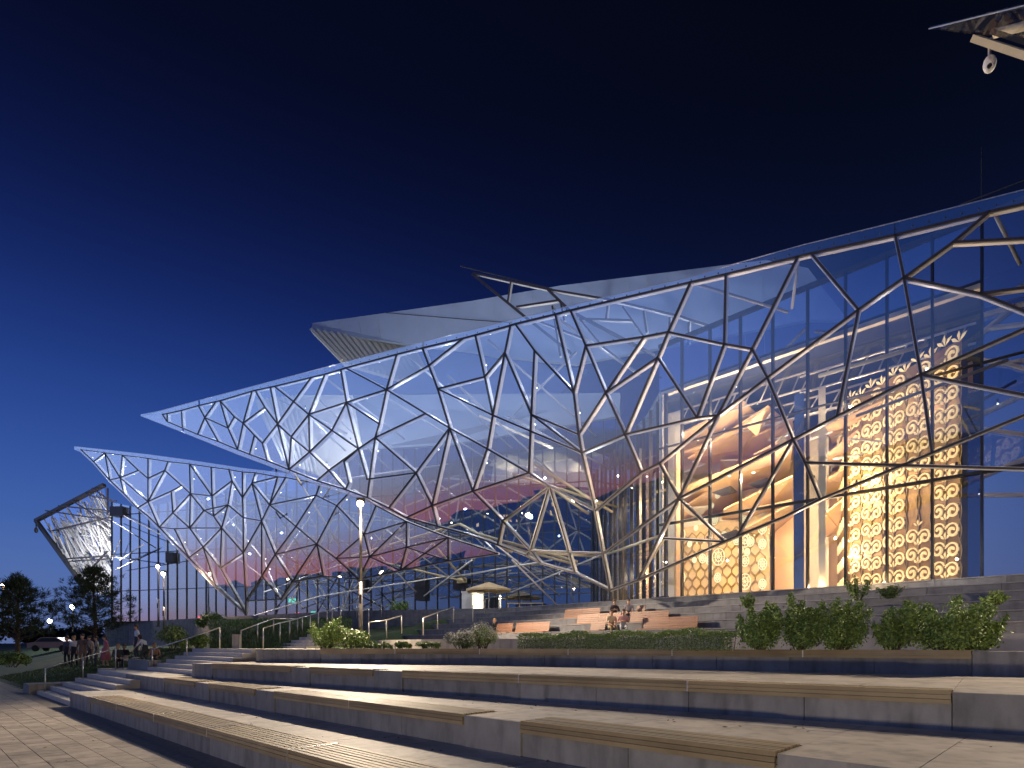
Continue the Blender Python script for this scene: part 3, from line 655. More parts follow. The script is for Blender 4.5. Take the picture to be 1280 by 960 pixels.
# folded warm ceiling: faceted planes hanging at several levels
def fold(pts, m='peach', name='ceiling_fold', th=.12):
    V = [wp(x, EYE+(h-EYE)*(1+o/31.5), o) for x, h, o in pts]; n = (V[1]-V[0]).cross(V[2]-V[0]).normalized()
    mb = MB(); mb.slab(V, n, -th, 0); part(mb, name, [M[m]], hall)
fo = [[(830,EYE+12.2,3),(930,EYE+13.2,3),(960,EYE+11.6,8),(850,EYE+11,8)], [(860,EYE+10.9,4),(960,EYE+12.6,4),(990,EYE+11.2,9),(890,EYE+10.2,9)],
 [(850,EYE+9.2,3),(990,EYE+10.4,3),(985,EYE+8.6,10),(845,EYE+8.2,10)], [(900,EYE+10.8,6),(990,EYE+11.6,6),(988,EYE+10.2,11),(900,EYE+9.6,11)],
 [(845,EYE+7.9,5),(905,EYE+9.2,5),(930,EYE+7.9,10),(860,EYE+6.6,11)], [(905,EYE+7.6,4),(990,EYE+8.7,4),(989,EYE+6.9,9),(900,EYE+6.6,9)],
 [(930,EYE+6.4,5),(990,EYE+7.3,5),(990,EYE+6.0,9),(925,EYE+5.9,10)],
 [(1033,EYE+10.8,3),(1215,EYE+12.0,3),(1215,EYE+10.6,9),(1040,EYE+9.9,9)], [(1033,EYE+9.4,4),(1110,EYE+11.0,4),(1160,EYE+10.0,9),(1040,EYE+8.6,9)],
 [(1033,EYE+8.2,5),(1075,EYE+8.9,5),(1090,EYE+8.0,9),(1033,EYE+7.2,9)], [(1033,EYE+6.6,5),(1058,EYE+7.2,5),(1060,EYE+5.8,8),(1033,EYE+5.4,8)]]
for f_ in fo:
    a, b, c, d = f_; mid = tuple((a[i]+c[i])/2+(0 if i != 1 else -.35) for i in range(3))
    fold([a, b, mid]); fold([b, c, mid]); fold([c, d, mid]); fold([d, a, mid])
rf_ = random.Random(12)
for k in range(16):      # smaller shards between the big folds
    x = rf_.uniform(848,960); h = EYE+rf_.uniform(6.4,12.4); off = rf_.uniform(3,9); w_ = rf_.uniform(18,44)
    fold([(x,h,off),(min(991,x+w_),h+rf_.uniform(-.2,.9),off+rf_.uniform(-1,1)),(min(991,x+w_*.6),h+rf_.uniform(-.9,-.2),off+rf_.uniform(1,4))], 'cream' if k % 3 == 0 else 'peach')
for k, (a, b, c, d) in enumerate(((846,905,10.6,9.2),(905,992,10.6,9.6),(846,992,8.8,7.6),(1034,1058,9.8,8.4))):     # fascia of balconies
    mb = MB(); mb.hexa([wp(a,EYE+d,9.5),wp(b,EYE+d,9.5),wp(b,EYE+d,9.8),wp(a,EYE+d,9.8)],[wp(a,EYE+c,9.5),wp(b,EYE+c,9.5),wp(b,EYE+c,9.8),wp(a,EYE+c,9.8)]); part(mb, 'balcony_front', [M['peach']], hall)
for (x,h,off) in ((912,6.8,4),(905,9.4,3.5),(950,9.6,4)):
    mb = MB(); c_ = wp(x,EYE+h,off); mb.add([c_+Vector(v) for v in ((-.8,0,0),(.3,-.3,.35),(.9,.1,.05),(.1,.5,-.1))], [(0,1,3),(1,2,3),(0,3,2),(0,2,1)]); part(mb, 'speaker_cluster', [M['dark_steel']], hall)
for k,(a,b,h0,h1,off,m_) in enumerate(((846,992,WB,EYE+16.6,11.5,'peach'),(1033,1070,WB,EYE+14.2,9.0,'peach'),(1060,1225,EYE+12,EYE+15,9.0,'interior'),(850,992,EYE+8.2,EYE+8.8,6.2,'cream'),(964,992,WB,EYE+8.2,7,'peach'),(1004,1036,WB,EYE+13.5,8,'cream'))):
    mb = MB(); mb.hexa([wp(a,h0,off),wp(b,h0,off),wp(b,h0,off+.3),wp(a,h0,off+.3)],[wp(a,h1,off),wp(b,h1,off),wp(b,h1,off+.3),wp(a,h1,off+.3)]); part(mb, 'hall_back_wall', [M[m_]], hall)
# left tan panel of the hall
mb = MB(); mb.hexa([wp(828,WB,2),wp(853,WB,2),wp(853,WB,2.3),wp(828,WB,2.3)],[wp(828,EYE+14.6,2),wp(853,EYE+14.6,2),wp(853,EYE+14.6,2.3),wp(828,EYE+14.6,2.3)]); part(mb, 'tan_side_panel', [M['cream']], hall)
# back wall with hexagonal lattice and glowing ornaments
BO = 6.0
mb = MB(); mb.hexa([wp(850,WB,BO),wp(962,WB,BO),wp(962,WB,BO+.3),wp(850,WB,BO+.3)],[wp(850,EYE+8.2,BO),wp(962,EYE+8.2,BO),wp(962,EYE+8.2,BO+.3),wp(850,EYE+8.2,BO+.3)])
bw = part(mb, 'lattice_wall', [M['lattice']], hall)
A_ = wp(850,0,BO); B_ = wp(962,0,BO); LL = (B_-A_).length; dd = (B_-A_).normalized()
def bq(s, h, o=0): v = A_+dd*s-WN*o; v.z = h; return v
hw, hh = .62, .98; i = 0
for r_ in range(9):
    for c_ in range(int(LL/hw)+1):
        s = c_*hw+(hw/2 if r_ % 2 else 0); h = WB+.2+r_*hh*.62
        if s+hw/2 > LL or h+hh*.5 > EYE+8.1: continue
        mb = MB(); hx = [(s-hw/2,h-.1),(s,h-hh*.42),(s+hw/2,h-.1),(s+hw/2,h+.1),(s,h+hh*.42),(s-hw/2,h+.1)]
        for (a,b),(c2,d2) in zip(hx, hx[1:]+hx[:1]): mb.bar(bq(max(0,a),max(WB,b)), bq(max(0,c2),max(WB,d2)), -WN, .045, 0, .06)
        part(mb, 'lattice_cell', [M['hexwire']], bw)
def ornament(x, y, r):
    c = wp(x, H2y_inv(y, x, BO-.25), BO-.25)
    mb = MB()
    for rad, n in ((r, 20), (r*.55, 14)):
        pr = [c+WU*rad*.75*math.cos(2*math.pi*k/n)+Vector((0,0,rad*math.sin(2*math.pi*k/n))) for k in range(n+1)]
        mb.tube(pr, .035, 5, 0, cap=False)
    mb.ball(c, r*.2, 8, 5, 0)
    for k in range(8): a = k*math.pi/4; mb.tube([c+(WU*math.cos(a)*.75+Vector((0,0,math.sin(a))))*r*.25, c+(WU*math.cos(a)*.75+Vector((0,0,math.sin(a))))*r*.95], .018, 4, 0)
    part(mb, 'ornament_lamp', [M['e_orn']], hall)
def H2y_inv(y, x, off): v = wp(x, 0, off); xx = v.x/v.y*F+640; return EYE+(HZ-y)/F*v.y
for x, y, r in ((850,722,.5),(851,668,.42),(851,639,.25),(886,700,.28),(898,696,.55),(878,698,.3),(897,722,.3),(889,710,.14),(897,619,.2),(890,632,.15),(893,650,.3),(930,650,.28),(921,675,.3),(931,675,.45),(938,677,.3),(926,688,.22),(934,690,.22),(931,701,.35),(931,727,.5),(953,660,.35),(953,680,.3),(953,705,.35),(953,730,.3),(905,668,.2),(862,680,.2),(870,660,.18),(868,700,.18)):
    # shift so the ornament, standing deeper, shows at x
    ornament(x, y, r)
# string of small round lamps
for i in range(12):
    mb = MB(); mb.ball(wp(862+i*9, EYE+6.55, 3.5), .06, 6, 4); part(mb, 'string_bulb', [M['e_orn']], hall)
# lights of the hall; those close behind the glass are added to brighten the folds
for x, h, off, pw in ((880,6.6,3,190),(940,6.6,3,190),(1018,8,3,260),(880,9.0,2.2,520),(960,9.6,2.2,520),(1048,9.0,3,420),(900,4.0,4,110),(1048,5,4,300),(800,5,4,260),(800,10,5,260),(865,12.6,.9,300),(915,13.2,.9,300),(965,13.4,.9,300),(880,9.4,1,260),(950,9.4,1,260),(1055,12,1,260),(920,12.0,2.0,320),(1120,11.2,3,400)):
    plight('hall_light', wp(x,EYE+h,off), pw*1.25, (1,.70,.42), .12)
for s, h in ((1.5,3),(5,3),(2,8),(6,8),(3,11.5)):
    q_ = sq(s, EYE+h, 3.2); plight('scroll_light', q_, 62, (1,.70,.36), .1)
# ------------------------------------------------------------------ white angular roof
def quad(name, pts, m, par, th=.4, lab=None):
    V = [P(*p) for p in pts]; n = (V[1]-V[0]).cross(V[2]-V[0]).normalized()
    if n.y < 0: n = -n
    mb = MB(); mb.slab(V, n, 0, th); o = part(mb, name, [M[m]], par)
    if lab: tag(o, lab)
    return o
zr = lambda x: 1/((1/66)+(x-390)*(1/50-1/66)/567)
roof = quad('roof_volume', [(390,404,zr(390)),(590,376,zr(590)),(590,439,zr(590)-.5),(515,431,zr(515)-.5),(390,412.5,zr(390)-.5)], 'roof', theatre, lab='angular white roof rising behind the upper canopy')
quad('roof_panel', [(590,376,zr(590)),(700,357,zr(700)),(720,455,zr(720)-.5),(620,445,zr(620)-.5),(590,439,zr(590)-.5)], 'roof', roof)
quad('roof_panel', [(700,357,zr(700)),(957,325,zr(957)),(1010,400,zr(1010)),(720,455,zr(720)-.5)], 'roof', roof)
quad('roof_panel', [(957,325,zr(957)),(1010,335,zr(1010)),(1060,400,zr(1060)),(1010,400,zr(1010))], 'roof', roof)
def interp0(v, xs, ys):
    for a, b, c, d in zip(xs, xs[1:], ys, ys[1:]):
        if v <= b: return c+(d-c)*(v-a)/(b-a)
    return ys[-1]
# cladding seams
for k in range(24):
    x = 400+k*24; yt = interp0(x, [390,590,700,957], [404,376,357,325])+1
    yb = min(412+(x-390)*.15, 470)
    if x > 590: yb = 442
    mb = MB(); mb.bar(P(x,yt+1,zr(x)-.06), P(x+4,yb-1,zr(x)-.56), Vector((0,1,0)), .02, -.02, .0); part(mb, 'cladding_seam', [M['soffit']], roof)
mb = MB(); mb.bar(P(480,391,zr(480)-.1), P(640,404,zr(640)-.3), Vector((0,1,0)), .03, -.05, .0); part(mb, 'cladding_seam', [M['dark_steel']], roof)
sof = [(390,413,64),(515,431,63),(545,485,60),(470,478,60),(430,454,61)]
so = quad('roof_soffit', [(390,413,64),(515,431,64.5),(545,487,62),(430,454,62.2)], 'soffit', roof)
for k in range(16):     # ribs of the soffit
    t = k/15; a = P(390,413,64).lerp(P(515,431,64.5), t); b = P(428,452,62.2).lerp(P(545,487,62), t)
    mb = MB(); mb.bar(a, b, Vector((0,-1,0)), .28, .02, .3); part(mb, 'soffit_rib', [M['soffit']], so)
# bright lower soffit seen through the glass
quad('inner_soffit', [(318,500,58),(375,494,57),(440,494,56),(452,560,53),(400,596,54),(352,575,56)], 'soffit', roof)
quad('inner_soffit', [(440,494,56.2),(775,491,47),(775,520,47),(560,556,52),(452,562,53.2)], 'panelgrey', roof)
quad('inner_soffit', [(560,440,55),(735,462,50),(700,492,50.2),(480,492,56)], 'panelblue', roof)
for k in range(9):
    t = (k+.5)/9; a = P(318,500,57.6).lerp(P(375,494,56.6), t); b = P(352,575,55.6).lerp(P(400,596,53.6), t)
    mb = MB(); mb.bar(a, b, Vector((0,-1,0)), .16, .0, .12); part(mb, 'soffit_rib', [M['soffit']], roof)
# warm lobby clouds seen through the left wall, above the foyer
cl = [(592,566),(600,556),(625,552),(640,560),(655,551),(680,545),(700,556),(712,565),(725,572),(700,576),(660,572),(620,574)]
mb = MB(); mb.slab([wl(x,y,4.0) for x,y in cl], PWL.inn, 0, .2); clo = part(mb, 'lobby_cloud_ceiling', [M['cream']], lw)
mb = MB(); mb.slab([wl(x,y,6.0) for x,y in ((585,580),(590,545),(700,530),(745,545),(760,590))], PWL.inn, 0, .2); part(mb, 'lobby_back_panel', [M['cream']], lw)
[plight('lobby_light', wl(x_,y_,3.0), 330, (1,.74,.44), .05) for x_, y_ in ((615,578),(665,580),(712,578))]
# ------------------------------------------------------------------ dark open canopy frame behind, top centre
PW4 = Plane((590,341,52), (900,410,40), (660,480,48))
mb = MB(); mb.bar(PW4.at(575,332), PW4.at(690,361), PW4.inn, .06, 0, .1)
c4 = part(mb, 'rear_canopy', [M['cap']]); tag(c4, 'dark open frame of a rear canopy poking above the glass edge')
for a, b, m in (((592,341),(684,361),'c'),((684,361),(762,374),'c'),((762,374),(850,395),'c'),((850,395),(890,408),'c'),((590,342),(655,395),'d'),((655,395),(712,440),'d'),((638,352),(634,378),'c'),((645,383),(697,375),'c'),
   ((684,361),(712,388),'d'),((712,388),(820,445),'d'),((760,375),(757,400),'c'),((778,383),(804,420),'c'),((724,398),(790,400),'c'),((724,398),(752,432),'c'),((804,388),(808,415),'c'),((837,396),(836,420),'c'),((700,375),(705,400),'c'),((690,382),(700,445),'c'),((670,400),(735,425),'c'),((752,432),(795,465),'c'),((861,402),(860,430),'c')):
    mb = MB(); mb.bar(PW4.at(*a), PW4.at(*b), PW4.inn, .2 if m == 'd' else .13, 0, .08, 1); mb.bar(PW4.at(*a), PW4.at(*b), PW4.inn, .16, .08, .3, 0)
    part(mb, 'steel_strut', [M['dark_steel' if m == 'd' else 'white_steel'], M['cap']], c4)
# ------------------------------------------------------------------ lights that wash the struts, inside the canopies
def wash(x, y, k, pw, col=(.95,.97,1)):
    zc = PW1.z(x, y) if x > 330 else PW2.z(x, y); zw = wz(x) if x > 820 else PWL.z(x, y)
    plight('strut_wash_light', P(x, y, zc+(zw-zc)*k), pw*(.2 if x > 820 else .5), col, .05)
for x, y, k, pw in ((1180,690,.5,420),(1010,660,.5,420),(860,690,.5,420),(1130,420,.5,300),(760,640,.3,700),(690,560,.35,900),(600,600,.35,1100),(520,560,.3,1300),(440,560,.25,1300),(340,560,.35,1100),(270,532,.5,900),(420,520,.4,700),(230,522,.4,600),(560,480,.3,900),(800,480,.5,500)):
    wash(x, y, k, pw, (1,.93,.84) if x > 800 else (.93,.96,1))
for x, y, k, pw in ((330,690,.6,1100),(290,650,.55,1100),(230,640,.5,900),(390,650,.6,900),(180,600,.3,700),(140,585,.3,600),(250,680,.5,600),(310,740,.4,400)): wash(x, y, k, pw)
for x, y, d in ((120,690,-7),(85,655,-7),(125,630,-6),(128,720,-6)): plight('side_canopy_light', P(x, y, PW3.z(x,y)+d), 1900, (.95,.97,1), .05)
plight('roof_wash', P(440,500,50), 500, (1,.95,.85), .05); plight('roof_wash', P(400,540,51), 300, (.95,.97,1), .05)
for x_, y_, z_, p_ in ((480,470,48,1100),(600,440,44,1300),(760,410,40,1300),(900,370,38,1000)): plight('roof_wash', P(x_,y_,z_), p_*.9, (.86,.91,1), .05)  # unseen lights added behind the canopy rim to brighten the roof
# thin mast and edge of the near roof at the right
mb = MB(); mb.tube([P(1227,248,27), P(1227,185,27)], .022, 6); part(mb, 'lightning_rod', [M['dark_steel']])
mb = MB(); mb.tube([P(1200,256,26), P(1400,180,22)], .03, 6); part(mb, 'roof_edge_rail', [M['dark_steel']])
# ================================================================== FOREGROUND
UX, UY = -.713, .701; NX, NY = .701, .713
def pq(p, q, h=0): return Vector((NX*p+UX*q, NY*p+UY*q, h))
def topq(v): return (NX*v.x+NY*v.y, UX*v.x+UY*v.y)
def pix(x, y, h):                # point of the plane z = h seen at pixel (x, y)
    z = F*(EYE-h)/(y-HZ); return P(x, y, z)
def pixd(x, z, h): return Vector(((x-640)/F*z, z, h))
def line_x(A, B, x):             # point of the 2-D line A-B that shows at column x
    rx = (x-640)/F; d = B-A; t = (A.x-rx*A.y)/(rx*d.y-d.x); return A+d*t
# ------------------------------------------------------------------ terrain
def interp(v, xs, ys):
    if v <= xs[0]: return ys[0]
    for a, b, c, d in zip(xs, xs[1:], ys, ys[1:]):
        if v <= b: return c+(d-c)*(v-a)/(b-a)
    return ys[-1]
def hgt(x, y):
    p, q = topq(Vector((x, y, 0)))
    hl_ = interp(p, [3.7, 4.6, 12, 21, 31, 60], [-.12, .1, 1.7, 2.3, 4.6, 4.8])
    hr_ = interp(p, [17, 19, 22, 24, 31.6, 33], [-.15, 1.8, 2.0, 2.35, 2.35, 4.8])
    t = min(1, max(0, (q-33.5)/1.2)); h = hr_+(hl_-hr_)*t
    d = math.hypot(x, y)
    if d > 120: h = h+(3-h)*min(1, (d-120)/120) if p > 0 else h*1.0
    if t > .5 and 0 < p < 60: h += .12*math.sin(x*.9)*math.cos(y*.7)*min(1, max(0,(p-5)/5))
    return h
def axis(lo, hi, c0, c1, step):
    v = []; x = c0
    while x <= c1: v.append(x); x += step
    s = step; x = c0
    while x > lo: s *= 1.35; x -= s; v.insert(0, x)
    s = step; x = c1
    while x < hi: s *= 1.35; x += s; v.append(x)
    return v
ax_ = axis(-2500, 2500, -60, 40, 1.0); ay_ = axis(-2500, 2500, -6, 90, 1.0)
mb = MB(); nx_ = len(ax_); v = [(x, y, hgt(x, y)) for y in ay_ for x in ax_]
f = [(j*nx_+i, j*nx_+i+1, (j+1)*nx_+i+1, (j+1)*nx_+i) for j in range(len(ay_)-1) for i in range(nx_-1)]
mb.add(v, f); tag(mb.build('ground', M['grassbase'], smooth=True), kind='structure')
# ------------------------------------------------------------------ plaza with single pavers
pl = MB(); pl.prism([tuple(pq(4.3,-14)[:2]), tuple(pq(4.3,60)[:2]), tuple(pq(-30,60)[:2]), tuple(pq(-30,-14)[:2])], -.06, .0)
plaza = tag(pl.build('plaza_pavement', M['joint']), kind='structure')
PS = .42; pave = MB(); pave.box(0, PS-.012, 0, PS-.012, .0, .022)
me = pave.mesh('paver', M['paver']); far = MB(); np_ = 0
cells = []
for i in range(110):
    for j in range(-20, 12):
        q = -6+i*PS+11*PS*0; p = j*PS+.14+3*PS-PS*.0
        qo = q+(PS/2 if j % 2 else 0)
        if p+PS > 4.28: continue
        c = pq(p, qo); ctr = pq(p+PS/2, qo+PS/2)
        if ctr.y < 1: vis = False
        else:
            X = 640+ctr.x/ctr.y*F; Y = HZ+EYE/ctr.y*F; vis = -20 < X < 700 and Y < 990
        cells.append((not vis, ctr.y, c))
cells.sort(key=lambda t: (t[0], t[1]))
rzp = math.atan2(UY, UX)
for k, (nv, d, c) in enumerate(cells):
    if not nv and np_ < 290:
        o = bpy.data.objects.new('paver', me); link(o, plaza); o.location = (c.x, c.y, .003*R.random()); o.rotation_euler[2] = rzp; np_ += 1
    else:
        a = c; u = Vector((UX,UY,0))*(PS-.012); n = Vector((NX,NY,0))*(PS-.012)
        # the loose paver runs along u then to the far side of p
        far.hexa([a, a+u, a+u+Vector((-n.x,-n.y,0)), a+Vector((-n.x,-n.y,0))], [w+Vector((0,0,.022)) for w in (a, a+u, a+u-n, a-n)])
far.build('paver_field', M['paver'], plaza)['kind'] = 'stuff'
# ------------------------------------------------------------------ concrete seating terraces
def V2(x, z): return Vector(((x-640)/F*z, z))
def pt2(x, y, d): z = F*d/(y-HZ); return V2(x, z)
t4 = [pt2(87,865,1.6), pt2(385,945,1.6)]; t3 = [pt2(157,842,1.1), pt2(970,942,1.1)]; t2 = [pt2(240,829,.6), pt2(1190,865.5,.6)]
t1 = [pt2(320,828,.6), pt2(640,832,.6), pt2(1280,846.4,.6)]
def ext(pl_, k):  d = (pl_[-1]-pl_[-2]).normalized(); return pl_[:-1]+[pl_[-1]+d*k]
t4 = ext(t4, 9); t3 = ext(t3, 6); t2 = ext(t2, 8); t1 = ext(t1, 9)
def along(pl_, s):
    for a, b in zip(pl_, pl_[1:]):
        L = (b-a).length
        if s <= L or b is pl_[-1]: d = (b-a)/L; return a+d*s, d
        s -= L
def length(pl_): return sum((b-a).length for a, b in zip(pl_, pl_[1:]))
def s_of_x(pl_, x):
    s = 0; best = None
    for a, b in zip(pl_, pl_[1:]):
        q = line_x(a, b, x); t = (q-a).dot(b-a)/(b-a).length_squared
        if -.001 <= t <= 1.001: return s+t*(b-a).length
        s += (b-a).length
    return s
def up(d): n = Vector((-d.y, d.x)); return n if n.y > 0 else -n
tiers = []
def terrace(line, back, z0, z1, woods, nslat, lab, plen=1.75, wood_h=.12, ps=None):
    L = length(line); core = MB()
    inner = [along(line, s)[0]+up(along(line, s)[1])*.09 for s in (0, *[ (line[1]-line[0]).length ]*(len(line) > 2), L-.01)]
    poly = [tuple(p) for p in inner]+[tuple(p) for p in back]
    core.prism(poly, z0-.05, z1-.065)
    root = tag(core.build('seating_terrace', M['concrete']), kind='structure')
    wi = [(s_of_x(line, a), s_of_x(line, b)) for a, b in woods]
    # facing panels
    cuts = sorted({0, L}|{round(s, 3) for w in wi for s in w}); cuts2 = []
    for a, b in zip(cuts, cuts[1:]):
        n = max(1, round((b-a)/plen)); cuts2 += [a+(b-a)*i/n for i in range(n)]
    cuts2.append(L)
    for a, b in zip(cuts2, cuts2[1:]):
        if b-a < .05: continue
        wooden = any(w0-.01 <= (a+b)/2 <= w1+.01 for w0, w1 in wi)
        zt = z1-wood_h-.005 if wooden else z1-.0
        A, d = along(line, a+.006); B, _ = along(line, b-.006); n = up(d); off = R.uniform(-.003,.003)
        inset = .03 if wooden else 0
        mb = MB(); q = [A+n*(inset+off), B+n*(inset+off), B+n*.085, A+n*.085]
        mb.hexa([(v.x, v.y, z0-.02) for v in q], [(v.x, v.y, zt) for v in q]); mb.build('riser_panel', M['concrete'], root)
    # tread slabs: behind the wooden seats or to the edge
    sl = []; s = 0
    while s < L-.1:
        s2 = min(L, s+1.2); sl.append((s, s2)); s = s2
    marks = sorted({0, L}|{round(x, 3) for w in wi for x in w}); sl2 = []
    for a, b in zip(marks, marks[1:]):
        n = max(1, round((b-a)/1.25)); sl2 += [(a+(b-a)*i/n, a+(b-a)*(i+1)/n) for i in range(n)]
    SW = .105
    def back_d(A, n):   # distance to the back line
        best = 9
        for p, q in zip(back, back[1:]):
            dd = q-p; den = n.x*dd.y-n.y*dd.x
            if abs(den) < 1e-6: continue
            w = p-A; t = (w.x*dd.y-w.y*dd.x)/den; u_ = (w.x*n.y-w.y*n.x)/den
            if t > .1 and -.02 <= u_ <= 1.02: best = min(best, t)
        return best
    for a, b in sl2:
        wooden = any(w0-.01 <= (a+b)/2 <= w1+.01 for w0, w1 in wi)
        A, d = along(line, a+.004); B, d2 = along(line, b-.004); n = up(d)
        s0 = nslat*SW+.02 if wooden else (0.0 if R.random() < 2 else 0)
        da, db = back_d(A, n), back_d(B, n)
        if da > 8: da = db
        if db > 8: db = da
        if da > 8: continue
        mid_ = [0, .55, 1]
        for f0, f1 in zip(mid_, mid_[1:]):
            qa0, qa1 = s0+(da-s0)*f0+.003, s0+(da-s0)*f1-.003; qb0, qb1 = s0+(db-s0)*f0+.003, s0+(db-s0)*f1-.003
            zt = z1+R.uniform(-.002,.002)
            q = [A+n*qa0, B+n*qb0, B+n*qb1, A+n*qa1]; mb = MB()
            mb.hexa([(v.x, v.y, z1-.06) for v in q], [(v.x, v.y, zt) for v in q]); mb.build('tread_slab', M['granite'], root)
    for w0, w1 in wi:
        # boards run in lengths of about three metres with steel straps between
        n = max(1, round((w1-w0)/3.3)); ed = [w0+(w1-w0)*i/n for i in range(n+1)]
        for a, b in zip(ed, ed[1:]):
            for k in range(nslat):
                A, d = along(line, a+.012); B, _ = along(line, b-.012); nn = up(d)
                y0, y1 = -.02+k*SW, -.02+k*SW+SW-.03; mb = MB(); q = [A+nn*y0, B+nn*y0, B+nn*y1, A+nn*y1]; zz = z1+.025+R.uniform(-.002,.002)
                mb.hexa([(v.x, v.y, z1-.03) for v in q], [(v.x, v.y, zz) for v in q]); mb.build('bench_slat', M['wood'], root)
            for k in range(2):
                A, d = along(line, a+.012); B, _ = along(line, b-.012); nn = up(d); mb = MB(); zt = z1-.034-k*.062
                q = [A+nn*-.03, B+nn*-.03, B+nn*.02, A+nn*.02]; mb.hexa([(v.x, v.y, zt-.056) for v in q], [(v.x, v.y, zt) for v in q]); mb.build('fascia_board', M['wood'], root)
        for s in ed[1:-1]:
            A, d = along(line, s); n_ = up(d); mb = MB()
            q = [A-d*.012-n_*.034, A+d*.012-n_*.034, A+d*.012+n_*(nslat*SW), A-d*.012+n_*(nslat*SW)]
            mb.hexa([(v.x, v.y, z1-.15) for v in q], [(v.x, v.y, z1+.029) for v in q]); mb.build('steel_strap', M['steel'], root)
    tiers.append(root); return root
def off_end(l): return l
land = [Vector(pq(7.2,34)[:2]), Vector(pq(4.9,34)[:2])]
terrace(t4, [t3[-1]+(t3[1]-t3[0]).normalized()*3, t3[0], Vector(pq(6.3,25.9)[:2])], 0, .5, [(112,900)], 8, '')
terrace(t3, [t2[-1], t2[0], Vector(pq(7.6,28)[:2])], .5, 1.0, [(205,244),(261,319),(343,580),(651,971)], 7, '')
terrace(t2, [t1[-1], t1[1], t1[0]], 1.0, 1.5, [(265,364),(387,467),(503,1190)], 5, '')
back1 = [Vector(pq(20.5,-6)[:2]), Vector(pq(17.5,14)[:2]), Vector(pq(12.5,26)[:2])]
terrace(t1, [p-Vector((0,0)) for p in [t1[-1]+up((t1[-1]-t1[-2]).normalized())*.75, t1[1]+up((t1[1]-t1[0]).normalized())*.75, t1[0]+up((t1[1]-t1[0]).normalized())*.75]], 1.5, 2.0, [(400,1215)], 4, '')
# planting bed behind the top terrace
mb = MB(); n1 = up((t1[1]-t1[0]).normalized()); bed = [tuple(t1[0]+n1*.78), tuple(t1[1]+n1*.78), tuple(t1[2]+n1*.78), tuple(pq(21,-8)[:2]), tuple(pq(22,10)[:2]), tuple(pq(19,24)[:2]), tuple(pq(13,28)[:2])]
mb.prism(bed, 1.6, 1.97); tag(mb.build('planting_bed', M['soil']), kind='structure')
# path in front of the benches
mb = MB(); mb.prism([tuple(pq(20.4,-8)[:2]), tuple(pq(25,-8)[:2]), tuple(pq(25,46)[:2]), tuple(pq(21,46)[:2]), tuple(pq(18,24)[:2]), tuple(pq(21.4,10)[:2])], 1.7, 2.45)
tag(mb.build('upper_path', M['granite']), kind='structure')
# fallen leaves on treads and pavers
rl = random.Random(31); mb = MB()
for _ in range(260):
    k = rl.randrange(4); p, q = ((rl.uniform(-1,4.1), rl.uniform(5,26)), (rl.uniform(5.2,6.3), rl.uniform(2,24)), (rl.uniform(7.7,9.0), rl.uniform(0,20)), (rl.uniform(-1,4.1), rl.uniform(10,30)))[k]
    z = (.026,.505,1.005,.026)[k]; c = pq(p, q, z); a = rl.uniform(0,6.28); s = rl.uniform(.02,.045); u = Vector((math.cos(a)*s, math.sin(a)*s, 0)); w = Vector((-math.sin(a)*s*.5, math.cos(a)*s*.5, rl.uniform(0,.012)))
    mb.face([c-u, c+w, c+u+Vector((0,0,rl.uniform(0,.015))), c-w+Vector((0,0,.004))])
tag(mb.build('fallen_leaves', M['leafdry']), 'small dry leaves scattered on the treads and the paving', 'leaves', kind='stuff')
# ------------------------------------------------------------------ stairs
def stairs(name, p0, run, n, h0, rise, q0, q1, skew=0, m='stair'):
    root = None
    for k in range(n):
        p = p0+k*run; mb = MB(); a, b = q0-skew*k, q1
        pe = p0+n*run+.3
        mb.prism([tuple(pq(p,a)[:2]), tuple(pq(p,b)[:2]), tuple(pq(pe if k == n-1 else p+run+.05,b)[:2]), tuple(pq(pe if k == n-1 else p+run+.05,a)[:2])], h0-.15, h0+rise*(k+1))
        if root is None: root = tag(mb.build(name, M[m]), kind='structure')
        else: mb.build('step', M[m], root)
    return root
stairs('lower_stairs', 4.16, .46, 6, 0, 1/6, 26.0, 33.4)
mb = MB(); mb.prism([tuple(pq(6.9,25.8)[:2]), tuple(pq(6.9,36)[:2]), tuple(pq(12.5,36)[:2]), tuple(pq(12.0,25)[:2]), tuple(pq(8.2,25)[:2])], .4, .998); tag(mb.build('landing', M['granite']), kind='structure')
stairs('middle_stairs', 7.9, .38, 6, 1.0, 1/6, 24.2, 31.2)
mb = MB(); mb.prism([tuple(pq(10.15,22)[:2]), tuple(pq(10.15,31.2)[:2]), tuple(pq(15,31.2)[:2]), tuple(pq(14,22)[:2])], 1.2, 1.992); tag(mb.build('landing', M['granite']), kind='structure')
mb = MB(); mb.prism([tuple(pq(8.0,31.4)[:2]), tuple(pq(8.0,35)[:2]), tuple(pq(8.5,35)[:2]), tuple(pq(8.5,31.4)[:2])], .9, 1.45); tag(mb.build('low_wall', M['concrete']), 'low grey concrete wall beside the landing where people sit', 'wall')
mb = MB(); mb.prism([tuple(pq(3.9,33.5)[:2]), tuple(pq(3.9,35.2)[:2]), tuple(pq(6.9,35.6)[:2]), tuple(pq(6.9,33.5)[:2])], -.05, .42); tag(mb.build('low_wall', M['concrete']), 'low grey planter wall at the left end of the lower stairs', 'wall')
stairs('garden_stairs', 13.5, .45, 6, 1.95, .16, 27.0, 30.5)
